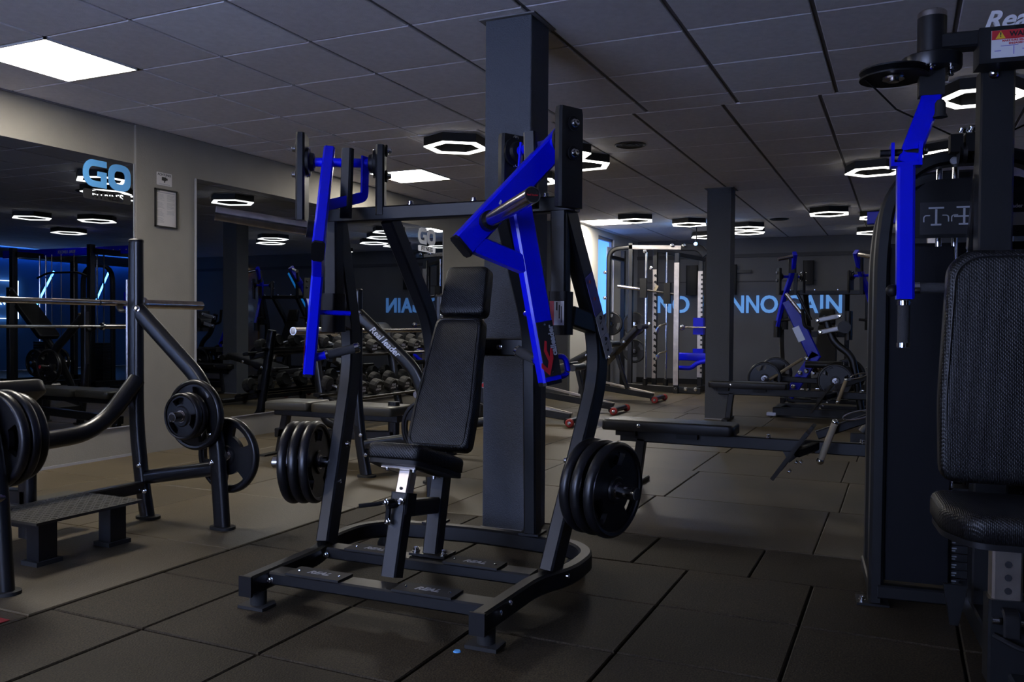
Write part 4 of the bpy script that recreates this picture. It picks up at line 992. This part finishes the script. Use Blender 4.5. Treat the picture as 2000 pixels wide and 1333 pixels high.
obj('beam_rod', MB().cyl((-.10, .16, 1.40), (.05, .16, 1.10), .018, 12), 'black_tube', t)
for z, x in ((1.09, .12), (.96, .15)):
    lv = obj('pale_lever', MB().sweep([(x, -.04, z), (x+.27, -.04, z+.06)], obround(.02, .055, 4), n=(0, 1, 0)), 'silver_print', t)
    for q in (.02, .25): bolt(lv, (x+q, -.055, z+q*.22), (0, -1, 0), 1.6)
obj('lever_post', MB().sweep(fillet([(.20, .05, 1.15), (.30, .05, .85), (.50, .05, .70), (.60, .05, .10)], .1, 5), obround(.06, .08, 4), n=(0, 1, 0)), 'black_tube', t)
obj('front_handle', MB().tube(fillet([(-.02, -.06, 1.22), (0, -.06, 1.02), (.10, -.06, 1.0)], .05, 4), .02, 10), 'black_plastic', t)
obj('knee_pad', MB().cyl((.42, -.10, 1.02), (.42, .22, 1.02), .07, 16), 'leather_plain', t)
obj('chest_pad', MB().sweep([(.46, .05, .88), (.46, .05, 1.20)], rrect(.24, .07, .03), n=(0, 1, 0)), 'leather_plain', t)
obj('tan_handle', MB().cyl((-.36, -.12, .42), (-.02, .02, .66), .018, 12), 'tan_grip', t)
obj('horn_beam', MB().bar((-.46, .05, .43), (.45, .05, .40), .06, .06), 'black_metal', t)
for x in (-.42, .34): obj('storage_horn', MB().cyl((x, .05, .43), (x, -.22, .43), .0245, 14), 'chrome', t)
for x, z in ((-.05, .50), (.02, .52), (.10, .50), (-.12, .34), (-.02, .30), (.20, .36), (.02, .66)): bolt(t, (x, .035, z), (0, -1, 0), 2.0)
obj('seat_pad', MB().sweep([(.02, .02, .60), (.40, .02, .60)], rrect(.07, .30, .03), n=(0, 0, 1)), 'leather_plain', t)
g = 'plates on the far machines'
plate('large', (-1.42, 9.98, .43), (0, -1, 0), .3, 'large plate left of the tilted blue beam on the far lever machine', g)
plate('large', (-1.36, 10.46, .47), (0, -1, 0), .9, 'plate half hidden behind the left one on the far lever machine', g)
plate('large', (-.66, 9.98, .43), (0, -1, 0), 1.2, 'front plate right of the tilted blue beam on the far lever machine', g)
plate('large', (-.56, 10.45, .47), (0, -1, 0), .2, 'rear plate right of the tilted blue beam on the far lever machine', g)
plate('large', (-.66, 9.93, .43), (0, -1, 0), .6, 'outermost plate right of the tilted blue beam on the far lever machine', g)

t = thing('smith_machine', 'tall black rack with chrome guide rods and blue attachments by the far window', 'gym machine', (-3.4, 12.7, 0))
def P(x, y, z0=0, z1=2.25, w=.07, m='black_tube', nm='post', par=None): return obj(nm, MB().bar((x, y, z0), (x, y, z1), w, w, n=(1, 0, 0)), m, par or t)
obj('curved_post', MB().sweep(fillet([(-.80, 0, 0), (-.80, 0, 2.22), (-.44, 0, 2.24)], .26, 7), rrect(.07, .07, .02), n=(0, 1, 0)), 'black_tube', t)
P(-.44, 0, 0, 2.30); P(-.12, .25); P(.30, -.05, 0, 2.12); P(.55, .45, 0, 2.05); P(-.80, .75); P(.55, .85)
obj('top_beam', MB().bar((-.47, 0, 2.24), (.45, 0, 2.20), .07, .07), 'steel', t)
obj('top_beam', MB().bar((-.12, .25, 2.20), (.62, .45, 2.05), .06, .06), 'black_tube', t)
obj('pulley_hood', MB().sweep(fillet([(.35, 0, 2.22), (.62, 0, 2.20), (.72, 0, 2.08)], .1, 4), rrect(.08, .12, .02), n=(0, 1, 0)), 'black_plastic', t)
obj('base_beam', MB().bar((-.47, 0, .08), (.66, 0, .04), .09, .08), 'black_tube', t)
obj('base_beam', MB().bar((-.44, .0, .05), (-.44, .85, .05), .08, .08), 'black_tube', t)
obj('base_beam', MB().bar((.55, .0, .05), (.55, .90, .05), .08, .08), 'black_tube', t)
obj('mast_beam', MB().bar((-.80, 0, 2.10), (-.80, .75, 2.10), .06, .06), 'black_tube', t)
for x, y in ((-.19, -.02), (.10, .10)):
    obj('guide_rod', MB().cyl((x, y, .18), (x, y, 2.15), .022 if x < 0 else .015, 14), 'chrome', t); obj('rod_base', MB().cyl((x, y, .10), (x, y, .20), .04, 14), 'black_plastic', t)
obj('silver_strip', MB().box((.30, -.09, 1.05), (.075, .006, 1.85)), 'brushed', t)
hs = obj('hole_strip', MB().box((-.12, .212, 1.05), (.06, .006, 1.70)), 'brushed', t)
for i in range(16): obj('hook_tooth', MB().box((-.10, .205, .30+.10*i), (.05, .012, .035), Matrix.Rotation(.6, 3, 'Y')), 'black_plastic', hs)
hs = obj('hole_strip', MB().box((.55, .411, 1.05), (.075, .006, 1.65)), 'brushed', t)
for i in range(22): obj('strip_hole', MB().box((.575, .405, .30+.072*i), (.028, .008, .028)), 'black_print', hs)
for z, h in ((1.02, .26), (.62, .10)):
    obj('blue_carriage', MB().box((.54, .40, z), (.16, .12, h)), 'blue_paint', t)
obj('spotter_arm', MB().bar((.20, .20, .55), (.75, .20, .55), .12, .07, n=(0, 0, 1), r=.015), 'blue_paint', t)
obj('spotter_loop', MB().tube(fillet([(.22, .10, .38), (.50, .10, .38), (.58, .10, .46), (.75, .10, .50)], .08, 4), .035, 10), 'blue_paint', t)
for z in (1.02, .60):
    obj('pull_handle', MB().tube(fillet([(-.02, -.02, z-.10), (.02, -.02, z), (.14, -.02, z+.04)], .04, 4), .018, 10), 'chrome', t)
obj('carriage_bar', MB().cyl((.28, .30, 1.0), (.78, .30, 1.0), .016, 10), 'steel', t)
for x in (.30, .72): obj('bar_knob', MB().ball((x, .28, 1.0), .05, 8), 'steel', t)
sb = obj('bar_end', MB().cyl((-.62, -.10, 1.63), (-.25, -.02, 1.58), .03, 12), 'steel', t)
obj('bar_shaft', MB().cyl((-.25, -.02, 1.58), (.28, .10, 1.50), .016, 10), 'steel', t)
obj('bar_bracket', MB().box((-.22, -.04, 1.60), (.10, .09, .30)), 'black_plastic', t); obj('bar_bracket', MB().box((.12, .08, 1.52), (.10, .09, .32)), 'black_plastic', t)
obj('safety_catch', MB().box((-.04, .02, 1.60), (.04, .03, .09), Matrix.Rotation(.5, 3, 'Y')), 'tan_grip', t)
for x, z in ((-.84, 1.85), (-.84, 1.45), (-.20, 2.16), (-.10, 1.9), (.30, 1.8), (.30, 1.1), (.30, .40), (-.12, 1.05), (.30, .07), (.45, .07), (.60, .07), (.40, 2.23), (.22, 2.24)): bolt(t, (x, -.06, z), (0, -1, 0), 2.2)
for x, y, z in ((-.80, .38, 1.05), (-.44, .45, 1.05), (-.44, .45, .62)): obj('storage_horn', MB().cyl((x, y, z), (x, y-.26, z), .0245, 14), 'chrome', t)
g = 'plates on the far rack'
plate('large', (-4.20, 12.86, 1.05), (0, -1, 0), .2, 'upper left plate on the far rack by the window', g)
plate('large', (-3.84, 12.95, 1.05), (0, -1, 0), .7, 'upper plate behind the main post of the far rack', g)
plate('large', (-3.84, 12.95, .62), (0, -1, 0), 1.1, 'lower plate behind the main post of the far rack', g)

# pads hung on the far wall
t = thing('wall_pad_board', 'dark board with rounded pads mounted on the far wall', 'wall board', (-2.9, FARY-.05, 1.86))
obj('board', MB().box((0, 0, .10), (1.1, .02, .05)), 'black_metal', t)
for x in (-.45, -.12, .22): obj('wall_pad', MB().sweep([(x, -.03, -.30), (x, -.03, .22)], rrect(.20, .04, .018), n=(1, 0, 0)), 'black_plastic', t)
t = thing('wall_pad', 'single dark rounded pad on the far wall above the slogan', 'wall pad', (-1.42, FARY-.06, 1.92))
obj('pad_body', MB().sweep([(0, 0, -.20), (0, 0, .20)], rrect(.17, .05, .02), n=(1, 0, 0)), 'black_plastic', t); obj('pad_bracket', MB().box((0, .035, 0), (.06, .03, .06)), 'black_metal', t)

# ================================================================ adjustable benches with red wheels
def adj_bench(lab, x, y, ang):
    t = thing('adjustable_bench', lab, 'bench', (x, y, 0), 0, 'wheeled adjustable benches')
    obj('base_beam', MB().bar((-1.10, 0, .20), (-.06, 0, .075), .075, .06), 'black_tube', t)
    obj('ladder_rail', MB().bar((-.95, .06, .27), (-.06, .06, .10), .03, .03), 'brushed', t)
    obj('wheel_bar', MB().sweep([(0, -.22, .055), (0, .22, .055)], rrect(.055, .085, .02), n=(0, 0, 1)), 'black_tube', t)
    for yy in (-.245, .245):
        w = obj('wheel', MB().lathe([(0, -.018), (.034, -.018), (.044, -.010), (.044, .010), (.034, .018), (0, .018)], (.03, yy, .045), (0, 1, 0), 18), 'red_wheel', t)
        bolt(w, (.03, yy-.019, .045), (0, -1, 0), 1.4)
    obj('rear_foot', MB().bar((-1.12, -.28, .03), (-1.12, .28, .03), .05, .06), 'black_tube', t)
    obj('rear_leg', MB().bar((-1.10, 0, .03), (-1.05, 0, .42), .06, .06, n=(0, 1, 0)), 'black_tube', t)
    a = radians(ang); d = V(cos(a), 0, sin(a))
    pad('backrest', t, round_poly([(-.14, -.40), (.14, -.40), (.14, .40), (-.14, .40)], .05, 4), .065, V(-.78, 0, .42)+d*.40, (0, -1, 0), d, 'leather_plain')
    pad('seat', t, round_poly([(-.14, -.17), (.14, -.17), (.15, .17), (-.15, .17)], .04, 4), .065, V(-1.0, 0, .41), (0, -1, 0), V(1, 0, -.12), 'leather_plain')
    q = V(-.78, 0, .42)+d*.30
    obj('back_strut', MB().bar(q-V(0, 0, .02), (-.42, 0, .16), .05, .05, n=(0, 1, 0)), 'black_metal', t)
    obj('head_roll', MB().cyl(V(-.78, -.16, .42)+d*.82, V(-.78, .16, .42)+d*.82, .035, 14), 'leather_plain', t)
    bolt(t, V(-.78, -.145, .44)+d*.5, (0, -1, 0), 1.6); bolt(t, V(-.78, -.145, .44)+d*.2, (0, -1, 0), 1.6)
adj_bench('nearest wheeled adjustable bench beyond the press machine', -3.02, 8.10, 12)
adj_bench('middle wheeled adjustable bench with inclined back', -2.99, 9.42, 28)
adj_bench('farthest wheeled adjustable bench, raised steeply beside the far rack', -2.97, 11.10, 46)

# small bright spotlight hanging over the front of the far rack
t = thing('led_spot', 'small bright blue-white spotlight above the far rack', 'spotlight', (-2.79, 12.50, 2.24))
obj('stem', MB().cyl((0, .03, .0), (0, .03, CE-2.24), .008, 8), 'black_plastic', t)
obj('housing', MB().lathe([(0, .06), (.03, .06), (.036, .01), (.030, -.01), (.024, -.01)], (0, 0, 0), (.15, 1, .25), 16), 'black_plastic', t)
obj('lens', MB().ball((-.004, -.018, -.006), .020, 8), 'spot_led', t)
t = thing('floor_tape', 'short red tape mark on the floor at the left edge', 'tape', (-2.775, 1.80, .001))
obj('tape', MB().box((0, 0, .001), (.06, .16, .002)), 'red_wheel', t)
t = thing('screw_cap', 'tiny blue screw cap on the floor before the press machine', 'screw cap', (-1.245, 2.305, 0))
obj('cap', MB().lathe([(0, .004), (.010, .004), (.013, 0)], (0, 0, 0), (0, 0, 1), 14), 'logo_blue', t)

# ================================================================ right part of the gym, seen only in the mirrors
t = thing('cable_station', 'tall cable station with blue top beam seen in the left mirror', 'gym machine', (1.55, 9.6, 0))
for x, y in ((-.9, -.55), (-.9, .55), (.9, -.55), (.9, .55)): obj('post', MB().bar((x, y, 0), (x, y, 2.2), .09, .09, n=(1, 0, 0)), 'black_metal', t)
obj('top_beam', MB().bar((-1.9, 0, 2.16), (1.9, 0, 2.16), .13, .10), 'blue_paint', t)
for i in range(6): obj('beam_bolt', MB().ball((-1.5+.14*i, -.055, 2.16), .014, 6), 'chrome', t)
inst('lettering', text_mesh('REAL LEADER', .07, .001, bold=.001), t, (.3, -.052, 2.16), RX, 'silver_print')
for x in (-.9, .9): obj('cross_beam', MB().bar((x, -.55, 2.10), (x, .55, 2.10), .09, .09), 'black_metal', t); obj('base_beam', MB().bar((x, -.75, .05), (x, .75, .05), .09, .09), 'black_metal', t)
for x in (-.75, -.60, .60, .75):
    obj('guide_rod', MB().cyl((x, -.2, .1), (x, -.2, 2.1), .012, 10), 'chrome', t)
for x in (-.2, .1, .32): obj('cable', MB().cyl((x, -.3, .4), (x, -.3, 2.1), .005, 6), 'steel', t)
for x in (-.675, .675):
    for i in range(14): obj('stack_plate', MB().box((x, -.2, .12+.042*i), (.28, .14, .038)), 'black_metal', t)
obj('silver_mast', MB().bar((-1.3, -.1, .1), (-1.3, -.1, 2.0), .08, .08, n=(1, 0, 0)), 'brushed', t)
obj('blue_carriage', MB().box((-1.3, -.14, 1.35), (.20, .14, .26)), 'blue_paint', t)
obj('pulldown_bar', MB().tube(fillet([(-.6, -.35, 1.72), (-.35, -.35, 1.80), (.35, -.35, 1.80), (.6, -.35, 1.72)], .1, 4), .016, 10), 'black_plastic', t)
obj('arched_frame', MB().sweep(fillet([(-.35, .3, 0), (-.35, .3, 1.95), (.35, .3, 1.95), (.35, .3, 0)], .3, 6), rrect(.08, .05, .01), n=(0, 1, 0)), 'black_metal', t)
obj('seat', MB().sweep([(-.2, -.6, .48), (.2, -.6, .48)], rrect(.07, .30, .03), n=(0, 0, 1)), 'leather_plain', t)
obj('seat_post', MB().bar((0, -.6, .04), (0, -.6, .45), .07, .07, n=(1, 0, 0)), 'black_metal', t)
obj('seat_beam', MB().bar((0, -.85, .04), (0, .5, .04), .08, .08), 'black_metal', t)
t = thing('hack_machine', 'dark plate-loaded machine beside the cable station seen in the left mirror', 'gym machine', (-.1, 8.0, 0))
obj('base', MB().bar((-.3, 0, .05), (1.3, 0, .05), .09, .09), 'black_tube', t); obj('base', MB().bar((1.2, -.4, .05), (1.2, .4, .05), .09, .09), 'black_tube', t)
obj('sled_beam', MB().sweep(fillet([(-.2, 0, .1), (.1, 0, .55), (1.1, 0, 1.45)], .2, 5), obround(.08, .10, 4), n=(0, 1, 0)), 'black_tube', t)
obj('rear_post', MB().bar((1.1, 0, .05), (1.1, 0, 1.5), .08, .08, n=(1, 0, 0)), 'black_tube', t)
pad('back_pad', t, round_poly([(-.16, -.35), (.16, -.35), (.16, .35), (-.16, .35)], .05, 4), .07, V(.55, 0, 1.0), (0, -1, 0), V(.74, 0, .67), 'leather_plain')
obj('horn', MB().cyl((.25, -.30, .45), (.25, .30, .45), .0245, 14), 'chrome', t)
for i, yy in enumerate((-.16, -.25, .13)): plate('large', (.15, 8.0+yy, .45), (0, 1, 0), .4*i, ['inner plate on the dark machine seen in the left mirror', 'outer plate on the dark machine seen in the left mirror', 'far side plate on the dark machine seen in the left mirror'][i], 'plates seen in the mirror')

# blue strips, neon frame, wooden door
for i, (y0, z0, y1, z1, lab) in enumerate(((11.9, 1.2, 12.4, 2.1, 'nearer slanted blue light strip on the right wall'), (13.2, 1.0, 13.8, 2.2, 'farther slanted blue light strip on the right wall'))):
    t = thing('light_strip', lab, 'light strip', (RX1-.02, (y0+y1)/2, (z0+z1)/2), 0, 'slanted blue light strips')
    d = V(0, (y1-y0)/2, (z1-z0)/2); obj('channel', MB().bar(-d, d, .02, .06, n=(1, 0, 0)), 'black_plastic', t); obj('diffuser', MB().bar(-d*.99+V(-.012, 0, 0), d*.99+V(-.012, 0, 0), .01, .045, n=(1, 0, 0)), 'blue_led', t)
t = thing('light_strip', 'slanted blue light strip on the far wall seen in the long mirror', 'light strip', (1.30, FARY-.02, 1.60), 0, 'slanted blue light strips')
d = V(.34, 0, .52); obj('channel', MB().bar(-d, d, .06, .02, n=(1, 0, 0)), 'black_plastic', t)
o = obj('diffuser', MB().bar(-d*.99+V(0, -.012, 0), d*.99+V(0, -.012, 0), .05, .01, n=(1, 0, 0)), 'blue_led', t); o.data.materials[0] = mat('blue_led_dim', (.02, .2, .5), .5, emit=(.01, .16, .45), estr=1.4)
t = thing('light_strip', 'added long blue strip, hidden behind a board, that lights the right wall', 'light strip', (RX1-.06, 11.8, 2.40), 0, 'added blue strips')
obj('channel', MB().box((.03, 0, 0), (.05, 5.4, .05)), 'black_plastic', t); obj('diffuser', MB().box((-.004, 0, -.004), (.02, 5.36, .035)), 'blue_led', t); obj('hiding_board', MB().box((-.16, 0, -.01), (.02, 5.5, .20)), 'dark_paint', t)  # strip added to light the wall blue, board added to hide it
t = thing('neon_sign', 'white neon frame sign on the blue wall seen at the mirror edge', 'neon sign', (RX1-.05, 11.15, 1.42))
fr = MB().tube([(0, -.42, -.35), (0, .42, -.35), (0, .42, .42), (0, -.42, .42)], .012, 8, closed=True); obj('neon_frame', fr, 'white_led', t)
inst('neon_lettering', text_mesh('VA', .22, .006, shear=.25, bold=.004), t, (-.01, .05, .0), Matrix(((0, 0, -1), (-1, 0, 0), (0, 1, 0))), 'white_led')
dr = struct('door_1', MB().box((2.80, FARY-.02, 1.07), (.66, .05, 2.14)), 'wood', 'brown wooden door seen in the long mirror')
obj('door_handle', MB().cyl((2.54, FARY-.05, 1.05), (2.54, FARY-.10, 1.05), .012, 10).cyl((2.54, FARY-.10, 1.05), (2.64, FARY-.10, 1.05), .010, 10), 'chrome', dr)

t = thing('wall_lamp', 'small warm lamp above the wooden door seen in the long mirror', 'lamp', (2.88, FARY-.10, 2.26))
obj('lamp_body', MB().box((0, .05, .02), (.12, .10, .05)), 'black_metal', t); obj('lamp_lens', MB().box((0, .03, -.009), (.09, .06, .008)), 'warm_lamp', t)
